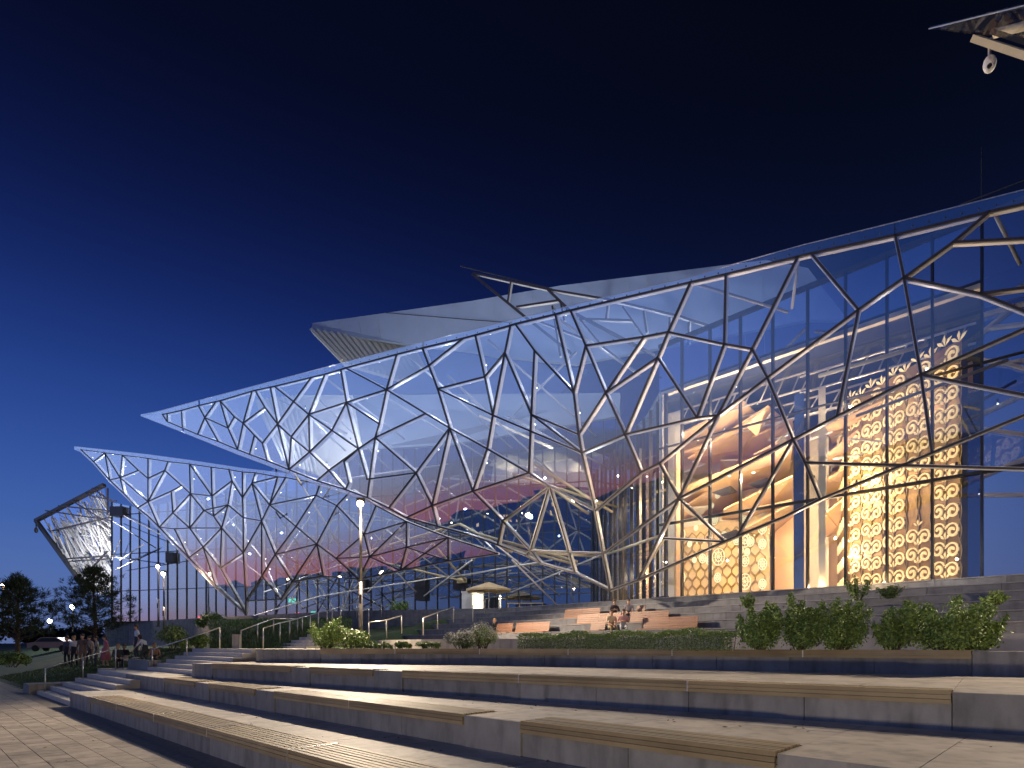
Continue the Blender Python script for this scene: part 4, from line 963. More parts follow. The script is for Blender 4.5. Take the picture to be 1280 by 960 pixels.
# upper amphitheatre steps in front of the hall
def wf(p, q, h=0): return Vector((.712*p-.702*q, .702*p+.712*q, h))
sp = [23.6, 25.1, 26.5, 28.0, 29.5, 31.0, 31.4]; root = None
lv = [2.87, 3.29, 3.71, 4.13, 4.55, 4.97]
for k in range(6):
    p0, p1 = sp[k], sp[k+1]; qs = -16; seg = 0
    q_end = 40-.6*k
    while qs < q_end:
        qe = min(q_end, qs+2.4); mb = MB()
        pb = 31.35 if k == 5 else p1+.05
        if k == 5: pb = 31.2
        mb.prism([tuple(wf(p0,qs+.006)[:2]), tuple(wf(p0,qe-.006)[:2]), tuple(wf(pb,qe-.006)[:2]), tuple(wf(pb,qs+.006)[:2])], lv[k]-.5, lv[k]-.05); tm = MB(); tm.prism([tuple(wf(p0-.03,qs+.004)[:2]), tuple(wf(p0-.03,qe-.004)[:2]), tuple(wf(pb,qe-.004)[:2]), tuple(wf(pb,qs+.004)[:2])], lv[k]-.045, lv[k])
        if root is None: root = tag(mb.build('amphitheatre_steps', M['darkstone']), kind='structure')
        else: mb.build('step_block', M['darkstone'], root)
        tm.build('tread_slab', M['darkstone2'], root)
        qs = qe
# floor between the steps and the left wall
mb = MB(); L_ = [wl(135,779,-.4), wl(775,764,-.4), wp(824,WB,-.3), wf(31.0,31), P(430,790,48), P(250,790,60), P(140,790,72)]
mb.prism([(v.x, v.y) for v in L_], 1.6, 4.93); tag(mb.build('upper_forecourt', M['darkstone']), kind='structure')
# ------------------------------------------------------------------ railings
def railing(lab, base, h=.92, grp='steel handrails on the stairs', r=.024):
    c = base[0]; root = empty('railing', c); tag(root, lab, 'railing', grp)
    B = [Vector(b)-Vector(c) for b in base]
    for b in B:
        mb = MB(); mb.tube([b, b+Vector((0,0,h))], r*1.1, 8); mb.build('post', M['steel'], root, True)
    mb = MB(); top = [b+Vector((0,0,h)) for b in B]; mb.tube(top, r, 8); mb.build('handrail', M['steel'], root, True)
    return root
railing('long steel handrail of the lower stairs by the grass', [pq(4.3,32.2,.16), pq(5.7,32.6,.6), pq(7.1,33.3,1.0)], 1.0)
railing('steel handrail between the landing and the round bush', [pq(8.04,31,1.0), pq(9.1,29.7,1.5), pq(10.1,28.5,2.0)], .95)
def rail_px(lab, pts, h=.95): 
    railing(lab, [P(x, y, z) for x, y, z in pts], h, r=.028)
rail_px('low handrail rising from the white post across the lawn', [(301,812,30),(322,803,31.5),(342,795,33),(372,795,33.5)], .95)
rail_px('long handrail climbing behind the bright shrub', [(329,812,29.5),(350,804,31),(362,801,32),(378,795,33.5),(388,792,34.5),(398,788,35.5),(415,783,38)], 1.05)
rail_px('handrail left of the tall lamp post, high up the slope', [(409,784,38),(426,778,40),(446,773,42)], 1.05)
rail_px('handrail right behind the tall lamp post', [(452,783,38),(461,778,40),(477,771,42)], .95)
rail_px('small handrail just right of the tall lamp post', [(461,802,30),(483,798,31),(502,792,32)], .95)
rail_px('handrail left of the tan parasol', [(529,794,33),(547,786,35),(567,778,37)], .95)
rail_px('handrail in front of the tan parasol', [(591,777,37),(606,767,39),(624,762,41)], .95)
mb = MB(); a = P(296,812,29.6); mb.prism([(a.x-.18,a.y-.12),(a.x+.18,a.y-.12),(a.x+.18,a.y+.12),(a.x-.18,a.y+.12)], 1.9, a.z+.75); o = mb.build('stone_post', M['granite']); tag(o, 'short pale stone post at the foot of the garden handrail', 'post')
# ------------------------------------------------------------------ timber benches on the steps
def bench(lab, x0, x1, p, h, seat=True, hb=.5):
    K = p/.000949
    z0, z1 = K/(x0+99.5), K/(x1+99.5); A = pixd(x0, z0, h); B = pixd(x1, z1, h); L = (B-A).length; d = (B-A).normalized()
    root = empty('timber_bench', A, math.atan2(d.y, d.x)); tag(root, lab, 'bench', 'orange timber benches on the dark steps')
    for k in range(3):
        mb = MB(); mb.box(.0, L, -.55+k*.15, -.42+k*.15, .02, .07); mb.build('seat_slat', M['owood'], root)
    for k in range(5):
        mb = MB(); t = k*.105; mb.hexa([(0,-.08+t*.25,.08+t),(L,-.08+t*.25,.08+t),(L,-.04+t*.25,.08+t),(0,-.04+t*.25,.08+t)],[(0,-.06+t*.25,.17+t),(L,-.06+t*.25,.17+t),(L,-.02+t*.25,.17+t),(0,-.02+t*.25,.17+t)]); mb.build('back_slat', M['owood'], root)
    for x in (.15, L/2, L-.15):
        mb = MB(); mb.box(x-.02, x+.02, -.5, -.02, -.0, .025); mb.box(x-.02, x+.02, .03, .06, .0, .55); mb.build('bracket', M['dark_steel'], root)
    return root
bench('short timber bench at the left, beside the seated blond person', 621, 641, 24.6, 2.87)
bench('timber bench left of the hedge end, apart from the others', 645, 687, 24.6, 2.87)
bench('small bench section at the left of the two seated women', 739, 757, 24.6, 2.87)
bench('nearest long timber bench, right of the two seated women', 803, 872, 24.6, 2.87)
bench('long timber bench one step above, behind the two women, left half', 722, 776, 26.1, 3.29)
bench('pale timber bench one step above, right half', 788, 836, 26.1, 3.29)
bench('highest timber bench left of the two people sitting behind', 706, 750, 27.5, 3.71)
bench('small end of a bench right of the two people sitting behind', 796, 806, 27.5, 3.71)
mb = MB(); a = P(796,786,31.2); mb.box(-.35,.35,-.1,.1,0,.5); o = mb.build('white_bag', M['white']); o.location = (a.x,a.y,2.9); tag(o, 'pale upright box standing between the women and the nearest long bench', 'box')
# ------------------------------------------------------------------ lamp posts
def lamp_post(lab, x, ytop, z, hb, power, col, em, grp='tall lamp posts along the stairs', arm=False, n=1, aim=(9,-11,-7)):
    base = pixd(x, z, hb); top = EYE+(HZ-ytop)/F*z; H = top-hb
    root = empty('lamp_post', base); tag(root, lab, 'lamp post', grp)
    mb = MB(); mb.tube([(0,0,0),(0,0,H*.45)], .11, 12, r1=.10); mb.build('pole', M['pole'], root, True)
    mb = MB(); mb.tube([(0,0,H*.45),(0,0,H+.1)], .085, 12, r1=.07); mb.build('upper_pole', M['pole'], root, True)
    mb = MB(); mb.tube([(0,0,0),(0,0,.06)], .22, 12); mb.build('base_plate', M['dark_steel'], root)
    mb = MB(); mb.box(-.06,.06,-.16,-.1, H*.30, H*.30+.5); mb.build('control_box', M['dark_steel'], root)
    hd = MB(); hd.tube([(0,0,H-.12),(0,0,H+.12)], .20, 14, r1=.24); head = hd.build('lamp_head', M['dark_steel'], root)
    gl = MB(); gl.ball((0,-.12,H-.18), .17 if z < 75 else .3, 12, 8); gl.build('lamp_globe', M[em], head)
    if power:
        aim = (aim[0], aim[1], H+aim[2])
        plight('lamp_light', (0,-.3,H-.35), power, col, .12, 'SPOT', target=aim, angle=165, parent=root)
    return root
lamp_post('tall lamp post with a blazing warm head in the middle of the picture', 451, 626, 31.7, 2.0, 17500, (1,.80,.58), 'e_warm')
lamp_post('second lamp post, glowing warm in front of the left glass wall', 205, 715, 58, 3.2, 2600, (1,.72,.45), 'e_warm')
lamp_post('lamp post just right of the frame, next in the row along the steps', 1600, 808-(7.68)*52.4, 14.3, 2.0, 7000, (1,.80,.58), 'e_warm', aim=(-10,-6,-6))
pr_ = empty('plaza_lamp', (-2.6,-8,0)); tag(pr_, 'low bollard lamp on the plaza behind the camera', 'lamp')
mb = MB(); mb.tube([(0,0,0),(0,0,.66)], .09, 10); mb.build('pole', M['dark_steel'], pr_)
mb = MB(); mb.ball((0,0,.74), .09, 12, 8); mb.build('lamp_globe', M['e_warm'], pr_)
plight('lamp_light', (0,.14,.74), 3500, (1,.82,.62), .12, parent=pr_)
lamp_post('small cold white lamp behind the pine tree', 91, 757, 82, 4.0, 0, (.9,.95,1), 'e_white', 'distant street lamps')
lamp_post('low cold white lamp between the two trees at the far left', 63, 775, 90, 4.0, 0, (.9,.95,1), 'e_white', 'distant street lamps')
lamp_post('warm lamp at the left border above the dark tree', 4, 730, 70, 4.2, 0, (1,.75,.5), 'e_warm', 'distant street lamps')
lamp_post('faint second lamp head just above the left post', 198, 706, 64, 4.2, 0, (1,.75,.5), 'e_warm', 'distant street lamps')
# ================================================================== VEGETATION
def foliage(n, fn, size, rnd, mats=1, curl=.3):
    """n leaf quads; fn() gives (centre, outward)"""
    mb = MB()
    for _ in range(n):
        c, o = fn(); o = (Vector(o)+Vector((rnd.gauss(0,.5), rnd.gauss(0,.5), rnd.gauss(0,.5)))).normalized()
        s = size*rnd.uniform(.6,1.35); t = o.orthogonal().normalized(); t = (Matrix.Rotation(rnd.uniform(0,6.28), 3, o)@t); b = o.cross(t); c = Vector(c)
        mb.face([c, c+t*s*.5+b*s*.28+o*s*curl*.3, c+t*s, c+t*s*.5-b*s*.28+o*s*curl*.3], rnd.randrange(mats))
    return mb
def shrub(lab, loc, w, d, h, n, leafs, size, seed, cat='shrub', clumps=9, grp=None, flowers=0, name='shrub', uprights=False):
    rnd = random.Random(seed); root = empty(name, loc); tag(root, lab, cat, grp)
    cl = []
    if uprights:
        shoots = []
        for i in range(clumps*2):
            a = rnd.uniform(0, 6.28); r = rnd.random()**.6; hh = h*(1.08-.5*r*rnd.random())*rnd.uniform(.5,1.08); b0 = Vector((math.cos(a)*r*w*.12, math.sin(a)*r*d*.12, 0)); tp = Vector((math.cos(a)*r*w*.5, math.sin(a)*r*d*.5, hh))
            mdl = b0.lerp(tp, .55)+Vector((math.cos(a)*.05*w, math.sin(a)*.05*d, .06*h)); shoots.append((b0, mdl, tp))
        mb = MB()
        for b0, mdl, tp in shoots: mb.tube([b0, mdl, tp], .012, 5, r1=.003)
        mb.build('stems', M['bark'], root)
        def fs():
            b0, mdl, tp = rnd.choice(shoots); t = rnd.uniform(.18,1.03); q = b0*(1-t)**2+mdl*2*t*(1-t)+tp*t*t
            sp_ = (.125*(1-t)+.04)*w; v = Vector((rnd.gauss(0,1), rnd.gauss(0,1), rnd.gauss(0,.7))); q = q+v*sp_*.62; q.z = max(.03, q.z); return q, v.normalized()+Vector((0,0,.5))
        foliage(int(n*1.5), fs, size*.72, rnd, len(leafs)).build('foliage', [M[m] for m in leafs], root)
        return root
    for i in range(clumps):
        a = rnd.uniform(0, 6.28); r = rnd.random()**.5*.8
        if uprights: cl.append((Vector((math.cos(a)*r*w/2, math.sin(a)*r*d/2, h*rnd.uniform(.25,.8))), rnd.uniform(.14,.28)*min(w,h)))
        else: cl.append((Vector((math.cos(a)*r*w/2, math.sin(a)*r*d/2, h*rnd.uniform(.3,.75))), rnd.uniform(.22,.38)*min(w,h)))
    mb = MB()
    for c, r in cl:
        k = Vector((c.x*.3+rnd.uniform(-.1,.1)*w, c.y*.3, 0)); mb.tube([k, (k+c)/2+Vector((rnd.uniform(-.05,.05),0,.05)), c], .018, 5, r1=.006)
        if uprights:
            tip = c+Vector((rnd.uniform(-.1,.1)*w, rnd.uniform(-.1,.1)*w, h*rnd.uniform(.2,.35))); mb.tube([c, tip], .006, 4, r1=.002)
    mb.build('stems', M['bark'], root)
    def fn():
        c, r = rnd.choice(cl); v = Vector((rnd.gauss(0,1), rnd.gauss(0,1), rnd.gauss(0,1))).normalized(); rad = r*rnd.uniform(.45,1.15)
        if uprights and rnd.random() < .35:
            q = c+Vector((rnd.gauss(0,.06), rnd.gauss(0,.06), rnd.uniform(0,.42)*h)); return (q, v)
        q = c+Vector((v.x*rad, v.y*rad, v.z*rad*(1.1 if uprights else .85))); q.z = max(.03, q.z); return (q, v+Vector((0,0,.4)))
    foliage(n, fn, size, rnd, len(leafs)).build('foliage', [M[m] for m in leafs], root)
    if flowers:
        def ff():
            c, r = rnd.choice(cl); v = Vector((rnd.gauss(0,1), rnd.gauss(0,1), abs(rnd.gauss(0,1)))).normalized(); return (c+v*r*1.05, v)
        foliage(flowers, ff, size*.75, rnd).build('blossoms', [M['petal']], root)
    return root
def sh_px(lab, x, ytop, ybase, w_px, z, n, leafs, size, seed, **k):
    loc = P(x, ybase, z); s = z/F; return shrub(lab, loc, w_px*s, w_px*s*.8, (ybase-ytop)*s, n, leafs, size, seed, **k)
zt1 = 19.2
sh_px('bright green shrub beside the foot of the tall lamp post', 407, 770, 813, 42, 26.5, 3600, ['leafA','leafA','leafB'], .11, 11, clumps=14, uprights=True)
sh_px('darker low shrub right behind the tall lamp post', 437, 780, 813, 42, 26.8, 2600, ['leafB','leafA'], .11, 12, clumps=10)
sh_px('round bright bush by the middle stairs', 216, 780, 812, 36, 30, 2600, ['leafA','leafC','leafB'], .13, 13, clumps=9)
sh_px('low dark green bush behind the middle handrail', 244, 792, 812, 34, 30, 1800, ['leafB','leafA'], .12, 14, clumps=8)
sh_px('white blossoming shrub, left of two', 577, 787, 813, 40, 21.5, 2600, ['leafC','leafB'], .06, 15, clumps=12, flowers=1500)
sh_px('taller blossoming shrub in front of the seated blond person', 603, 779, 813, 50, 21.8, 3000, ['leafA','leafC','leafB'], .06, 16, clumps=12, flowers=1300)
for k, (x, w, yt, sd) in enumerate(((500,110,803,21),(985,22,800,22))):
    if k == 0: 
        for j in range(6): sh_px('low strip of ground cover at the bed edge, clump by the tall lamp post' if j == 0 else 'low ground cover clump %s' % ['','between the lamp post and the white shrub','under the small handrail','in the middle of the bed edge','near the white blossoms','touching the white blossoms'][j], 462+j*17, 802, 812, 22, 24, 700, ['leafB','leafA'], .07, 30+j, clumps=5, grp='low plants along the bed edge')
# clipped hedge
rnd = random.Random(9); A, B = pixd(656, 20.8, 2.0), pixd(924, 14.6, 2.0); Lh = (B-A).length; dh_ = (B-A).normalized(); nh = Vector((-dh_.y, dh_.x, 0))
hedge = empty('hedge', A); tag(hedge, 'long low clipped dark green hedge along the top seating terrace', 'hedge')
def fh():
    s = rnd.uniform(0, Lh); f = rnd.random(); hmax = .46+.05*math.sin(s*3.1)+.03*math.sin(s*7.7)
    if f < .45: q = dh_*s+nh*rnd.uniform(-.3,.3)+Vector((0,0,hmax+rnd.gauss(0,.03)))
    elif f < .9: q = dh_*s+nh*(-.32+rnd.gauss(0,.03))+Vector((0,0,rnd.uniform(0,hmax)))
    else: q = dh_*s+nh*rnd.uniform(-.3,.3)+Vector((0,0,rnd.uniform(0,hmax)))
    return q, Vector((0,-.5,.8))
foliage(19000, fh, .05, rnd, 3).build('foliage', [M['leafB'], M['leafB'], M['leafA']], hedge)
mb = MB()
for i in range(60):
    s = Lh*i/60; mb.tube([dh_*s, dh_*s+Vector((rnd.gauss(0,.05), 0, .4))], .008, 4)
mb.build('stems', M['bark'], hedge)
# tall loose shrubs at the right, each its own look
for lab, x, yt, yb, w, z, n, lf, sd in (
    ('dark upright shrub at the right end of the hedge', 950, 758, 812, 46, 14.2, 4200, ['leafB','leafB','leafA'], 41),
    ('tall loose shrub with thin top shoots', 1000, 742, 812, 50, 13.7, 4200, ['leafA','leafB','leafB'], 42),
    ('pale leafed shrub left of the sparse one', 1052, 750, 812, 52, 13.4, 3800, ['leafA','leafB'], 43),
    ('sparse narrow shrub between two fuller ones', 1118, 758, 812, 40, 13.0, 2600, ['leafA','leafB'], 44),
    ('bright bushy shrub, largest of the row', 1180, 744, 812, 84, 12.6, 6400, ['leafA','leafA','leafB'], 45),
    ('low bright shrub at the right end of the row', 1226, 770, 812, 46, 12.5, 2600, ['leafA','leafB'], 46)):
    sh_px(lab, x, yt+5, yb, w*1.3, z, int(n*1.5), lf, .095, sd, clumps=13, uprights=True, grp='loose shrubs behind the top terrace')
for lab, x, yt, yb, w, z, sd in (('small plant on the dark steps, tallest', 1073, 718, 750, 30, 23.4, 51), ('low wide plant on the dark steps', 1110, 730, 748, 34, 23.2, 52),
    ('tiny plant on the steps left of the golden hall columns', 935, 744, 760, 24, 24.2, 53), ('low plant on the steps at the far right', 1243, 741, 756, 30, 19, 54), ('tiny plant on the steps by the dark shrub', 962, 752, 772, 22, 22, 55)):
    sh_px(lab, x, yt, yb, w, z, 900, ['leafB','leafA'], .10, sd, clumps=7, uprights=True, grp='small plants on the dark steps')
for lab, x, yt, yb, w, z, sd in (('dark bush in front of the left glass wall, beside the lamp', 262, 762, 786, 40, 55, 56), ('small dark bush by the glass wall near the middle lamp', 500, 750, 780, 24, 50, 57)):
    sh_px(lab, x, yt, yb, w, z, 1300, ['leafB'], .22, sd, clumps=8, grp='dark bushes by the glass wall')
sh_px('rounded low dark shrub on the lawn at the left border', 14, 812, 834, 46, 27, 2200, ['leafB'], .10, 58, clumps=10)
for k_, (x, w, z, yt) in enumerate(((-30,60,120,776),(30,50,140,780),(72,44,150,783),(108,50,135,778),(160,54,150,782),(215,60,170,786))):
    lab = ['low dark tree mass beyond the left border','dark tree crown behind the broad pine','dark tree crown right of the low white lamp','dark tree crown behind the second pine','dark tree crown at the corner of the glass wall','dark tree crown hidden low behind the forecourt'][k_]
    sh_px(lab, x, yt, 808, w, z, 1400, ['needle'], .9, 70+k_, cat='tree', clumps=11, grp='dark trees beyond the left lawn', name='distant_tree')
# ------------------------------------------------------------------ pine trees
def pine(lab, x, ytop, ybase, w_px, z, seed, n=15):
    rnd = random.Random(seed); loc = P(x, ybase, z); s = z/F; H = (ybase-ytop)*s; Wd = w_px*s/2
    root = empty('pine_tree', loc); tag(root, lab, 'tree', 'pine trees on the left lawn')
    mb = MB(); mb.tube([(0,0,-.3),(rnd.uniform(-.1,.1),0,H*.4),(rnd.uniform(-.15,.15),0,H*.75),(0,0,H*.98)], .14, 8, r1=.02); tr_ = mb.build('trunk', M['bark'], root)
    limbs = MB(); tips = []
    for i in range(n*5):
        t = (i+.5)/(n*5); h = H*(.12+.86*t); r = Wd*(1.0 if t < .45 else 1-(t-.45)/.58)*rnd.uniform(.55,1.1)+.15; a = i*2.4+rnd.uniform(-.3,.3)
        e_ = Vector((math.cos(a)*r, math.sin(a)*r, h+r*.25+rnd.uniform(-.1,.3))); limbs.tube([(0,0,h), e_*.5+Vector((0,0,h*.5-.03)), e_], .035, 4, r1=.008)
        for k in range(7):
            u = rnd.uniform(.3,1.05); q = Vector((0,0,h)).lerp(e_, u)+Vector((rnd.gauss(0,.16), rnd.gauss(0,.16), rnd.gauss(.05,.12))); tips.append((q, (e_-Vector((0,0,h))).normalized()))
    limbs.build('limbs', M['bark'], root)
    mb = MB()
    for q, d in tips:
        for k in range(14):
            o = (d*.6+Vector((rnd.gauss(0,.6), rnd.gauss(0,.6), rnd.gauss(.35,.5)))).normalized(); L = rnd.uniform(.14,.30); b = o.orthogonal().normalized()*.018
            c = q+Vector((rnd.gauss(0,.07), rnd.gauss(0,.07), rnd.gauss(0,.07))); mb.face([c-b, c+b, c+o*L+b*.4, c+o*L-b*.4])
    mb.build('needles', M['needle'], root)
pine('broad dark pine at the left border', 22, 724, 812, 84, 38, 61, 17)
pine('pine tree in front of the packed side canopy', 118, 712, 805, 86, 42, 62, 17)
# grass
rnd = random.Random(5); mb = MB(); ng = 0
while ng < 26000:
    p, q = rnd.uniform(4.4,14), rnd.uniform(33.6,52)
    v = pq(p, q); X = 640+v.x/v.y*F
    if X < -60: continue
    if 26 < q < 35.8 and p < 8.6: continue
    z = hgt(v.x, v.y); hgt_ = rnd.uniform(.05,.14); a = rnd.uniform(0,3.14); w = .012
    mb.face([(v.x-math.cos(a)*w, v.y-math.sin(a)*w, z-.02), (v.x+math.cos(a)*w, v.y+math.sin(a)*w, z-.02), (v.x+rnd.gauss(0,.04), v.y+rnd.gauss(0,.04), z+hgt_)]); ng += 1
tag(mb.build('lawn_grass', M['blade']), 'short green grass on the left lawn', 'grass', kind='stuff')
# green slope left of the tall lamp
mb = MB(); a, b, c, d = P(262,811,31), P(440,811,29), P(440,772,44), P(262,775,50)
gx = 24; v = []; 
for j in range(9):
    for i in range(gx+1):
        l = a.lerp(d, j/8); r_ = b.lerp(c, j/8); q = l.lerp(r_, i/gx); v.append(q+Vector((0,0,rnd.uniform(-.04,.04))))
mb.add(v, [(j*(gx+1)+i, j*(gx+1)+i+1, (j+1)*(gx+1)+i+1, (j+1)*(gx+1)+i) for j in range(8) for i in range(gx)])
tag(mb.build('grass_slope', M['grassbase'], smooth=True), kind='structure')
mb = MB()
for _ in range(16000):
    l = a.lerp(d, (u_ := rnd.random())); r_ = b.lerp(c, u_); q = l.lerp(r_, rnd.random()); an = rnd.uniform(0,3.14); w = .018
    mb.face([q+Vector((-math.cos(an)*w,-math.sin(an)*w,-.02)), q+Vector((math.cos(an)*w,math.sin(an)*w,-.02)), q+Vector((rnd.gauss(0,.05),rnd.gauss(0,.05),rnd.uniform(.08,.2)))])
tag(mb.build('slope_grass', M['blade']), 'rough dark grass on the slope behind the tall lamp post', 'grass', kind='stuff')

# ================================================================== PEOPLE
def body(name, J, links, mats, seg):
    """J: joint -> (pos, radius); links: list of (a,b); seg: (a,b)->material index. One continuous skinned surface."""
    names = list(J); idx = {n: i for i, n in enumerate(names)}
    me = bpy.data.meshes.new(name); me.from_pydata([J[n][0] for n in names], [(idx[a], idx[b]) for a, b in links], []); me.update()
    o = bpy.data.objects.new(name, me); C.objects.link(o)
    sk = o.modifiers.new('skin', 'SKIN'); sk.use_smooth_shade = True
    for i, n in enumerate(names):
        d = me.skin_vertices[0].data[i]; r = J[n][1]; d.radius = r if isinstance(r, tuple) else (r, r); d.use_root = (n == 'pelvis')
    sb = o.modifiers.new('sub', 'SUBSURF'); sb.levels = 1; sb.render_levels = 1
    dg = bpy.context.evaluated_depsgraph_get(); m2 = bpy.data.meshes.new_from_object(o.evaluated_get(dg)); bpy.data.objects.remove(o)
    for m in mats: m2.materials.append(m)
    segs = [(Vector(J[a][0]), Vector(J[b][0]), k) for (a, b), k in seg.items()]
    for p in m2.polygons:
        c = p.center; best = (9, 0)
        for a, b, k in segs:
            ab = b-a; t = max(0, min(1, (c-a).dot(ab)/max(1e-9, ab.length_squared))); dd = (a+ab*t-c).length
            if dd < best[0]: best = (dd, k)
        p.material_index = best[1]; p.use_smooth = True
    return m2
def person(lab, loc, rz, pose='stand', cols=((.7,.7,.7),(.05,.06,.1),(.1,.1,.1)), hair='hair', scale=1.0, seed=0, grp=None, bare_legs=False, arms='down', long_sleeve=True, dress=False):
    rnd = random.Random(seed); J = {}; h = scale
    sit = pose == 'sit'; zp = .52 if sit else .93; lean = {'stand':.0,'sit':.05,'bend':.45}[pose]
    if pose == 'bend': zp = .80
    ch = Vector((0, -.12*lean*3, zp+.42-.12*lean)); nk = ch+Vector((0,-.10*lean*3,.12)); hd = nk+Vector((rnd.uniform(-.02,.02), -.05-.1*lean, .13))
    J['pelvis'] = (Vector((0,0,zp)), (.155,.12)); J['waist'] = (Vector((0,-.04*lean*3,zp+.20)), (.135,.10)); J['chest'] = (ch, (.165,.115)); J['neck'] = (nk+Vector((0,0,.0)), .055)
    J['jaw'] = (hd+Vector((0,-.02,-.05)), .068); J['head'] = (hd+Vector((0,0,.05)), (.082,.095)); J['crown'] = (hd+Vector((0,.01,.12)), .062); J['nose'] = (hd+Vector((0,-.108,.005)), .012)
    L = [('pelvis','waist'),('waist','chest'),('chest','neck'),('neck','jaw'),('jaw','head'),('head','crown'),('head','nose')]; S_ = {('pelvis','waist'):1 if not dress else 0,('waist','chest'):0,('chest','neck'):0,('neck','jaw'):3,('jaw','head'):3,('head','crown'):3,('head','nose'):3}
    for s, t in ((-1,'l'),(1,'r')):
        hp = Vector((s*.10,0,zp-.05)); ear = hd+Vector((s*.088,.01,.02)); J['ear'+t] = (ear, .014); L.append(('head','ear'+t)); S_[('head','ear'+t)] = 3
        if sit: kn = Vector((s*.13,-.44,zp-.02)); an = Vector((s*.12,-.46+rnd.uniform(-.08,.06),.09)); toe = an+Vector((0,-.16,-.05))
        elif pose == 'bend': kn = Vector((s*.12,-.18,.46)); an = Vector((s*.13,.02,.09)); toe = an+Vector((0,-.17,-.05))
        else:
            st = rnd.uniform(-.10,.10)*s; kn = Vector((s*.11,-.03+st*.5,.50)); an = Vector((s*.11,.03+st,.09)); toe = an+Vector((s*.02,-.16,-.05))
        J['hip'+t] = (hp, .095); J['knee'+t] = (kn, .062); J['ank'+t] = (an, .042); J['toe'+t] = (toe, .036)
        L += [('pelvis','hip'+t),('hip'+t,'knee'+t),('knee'+t,'ank'+t),('ank'+t,'toe'+t)]
        S_[('pelvis','hip'+t)] = 1 if not dress else 0; S_[('hip'+t,'knee'+t)] = 1 if not dress else 0; S_[('knee'+t,'ank'+t)] = 3 if bare_legs or dress else 1; S_[('ank'+t,'toe'+t)] = 2
        sh = ch+Vector((s*.19,.0,.04))
        if arms == 'lap' or (sit and arms == 'down'): el = sh+Vector((s*.06,-.05,-.27)); wr = Vector((s*.10,-.27,zp+.10)); fd = Vector((-s*.3,-1,-.3)).normalized()
        elif arms == 'fold': el = sh+Vector((s*.08,-.04,-.26)); wr = sh+Vector((-s*.12,-.20,-.20)); fd = Vector((-s,-.1,.1)).normalized()
        elif pose == 'bend': el = sh+Vector((s*.05,-.16,-.22)); wr = el+Vector((-s*.02,-.18,-.14)); fd = Vector((0,-.6,-.8)).normalized()
        else: el = sh+Vector((s*.07,.03,-.28)); wr = el+Vector((s*.0,-.07,-.25)); fd = Vector((0,-.25,-1)).normalized()
        J['sho'+t] = (sh, .06); J['elb'+t] = (el, .043); J['wri'+t] = (wr, .027); pm = wr+fd*.07; J['palm'+t] = (pm, (.036,.018))
        L += [('chest','sho'+t),('sho'+t,'elb'+t),('elb'+t,'wri'+t),('wri'+t,'palm'+t)]
        S_[('chest','sho'+t)] = 0; S_[('sho'+t,'elb'+t)] = 0; S_[('elb'+t,'wri'+t)] = 0 if long_sleeve else 3; S_[('wri'+t,'palm'+t)] = 3
        side = fd.cross(Vector((0,0,1))); side = side.normalized() if side.length > .3 else Vector((0,1,0)); cu = side.cross(fd).normalized()*(-.3)
        if fd.z < -.5: side, cu = Vector((0,1,0)), Vector((-s,0,0))*.3
        for k in range(4):
            ln = (.075,.085,.08,.062)[k]; b = pm+fd*.02+side*((k-1.5)*.021); J['f%d%s'%(k,t)] = (b+fd*ln*.5+cu*.03, .009); J['g%d%s'%(k,t)] = (b+fd*ln+cu*.09, .007)
            L += [('palm'+t,'f%d%s'%(k,t)),('f%d%s'%(k,t),'g%d%s'%(k,t))]; S_[('palm'+t,'g%d%s'%(k,t))] = 3
        J['th'+t] = (wr+fd*.06+side*.05, .010); J['ti'+t] = (wr+fd*.09+side*.065+cu*.05, .008); L += [('palm'+t,'th'+t),('th'+t,'ti'+t)]; S_[('palm'+t,'ti'+t)] = 3
    mats = [mat('shirt_cloth', cols[0], .85, var=.12, scale=9), mat('trouser_cloth', cols[1], .85, var=.12, scale=9), mat('shoe', cols[2], .6, var=.1), M['skin']]
    me = body('body', J, L, mats, S_)
    root = empty('person', loc, rz); root.scale = (h,)*3; tag(root, lab, 'person', grp)
    link(bpy.data.objects.new('body', me), root)
    hb = MB(); hb.ball(hd+Vector((0,.022,.075)), .108, 14, 9, 0, (.92,.98,.98))
    hb.ball(hd+Vector((0,.055,.0)), .085, 10, 7, 0, (1,.8,1.3 if hair != 'hair' or dress else .9))
    hb.build('hair', M[hair if hair in M else 'hair'], root, True)
    for s in (-1, 1):
        eb = MB(); eb.ball(hd+Vector((s*.034,-.082,.035)), .010, 6, 4); eb.build('eye', M['eye'], root)
    mo = MB(); mo.ball(hd+Vector((0,-.088,-.045)), .018, 6, 4, 0, (1.2,.4,.35)); mo.build('mouth', mat('lips', (.35,.12,.10), .5, var=.1), root)
    if dress:
        sk = MB()
        if sit: sk.tube([(0,.0,zp),(0,-.25,zp+.02),(0,-.47,zp-.03),(0,-.52,zp-.3)], .20, 12, r1=.24)
        else: sk.tube([(0,0,zp+.15),(0,0,zp-.1),(0,0,.42)], .15, 12, r1=.26)
        sk.build('skirt', mats[0], root, True)
    return root
W_ = lambda x, z, h: pixd(x, z, h)
person('seated woman in cream top and khaki trousers, left of the near pair', pixd(764, 29.2, 2.55), .15, 'sit', ((.62,.50,.34),(.33,.26,.15),(.3,.25,.2)), 'hair', 1.0, 1, arms='lap', long_sleeve=False)
person('seated woman in pink top and grey trousers, right of the near pair', pixd(779, 28.9, 2.55), -.1, 'sit', ((.62,.33,.30),(.42,.42,.44),(.4,.4,.4)), 'hair', 1.0, 2, arms='fold', long_sleeve=False)
person('person in dark jacket, arms folded, left of the two sitting higher up', pixd(768, 32.5, 3.32), .1, 'sit', ((.06,.045,.05),(.05,.05,.06),(.05,.05,.05)), 'hair', .98, 3, arms='fold')
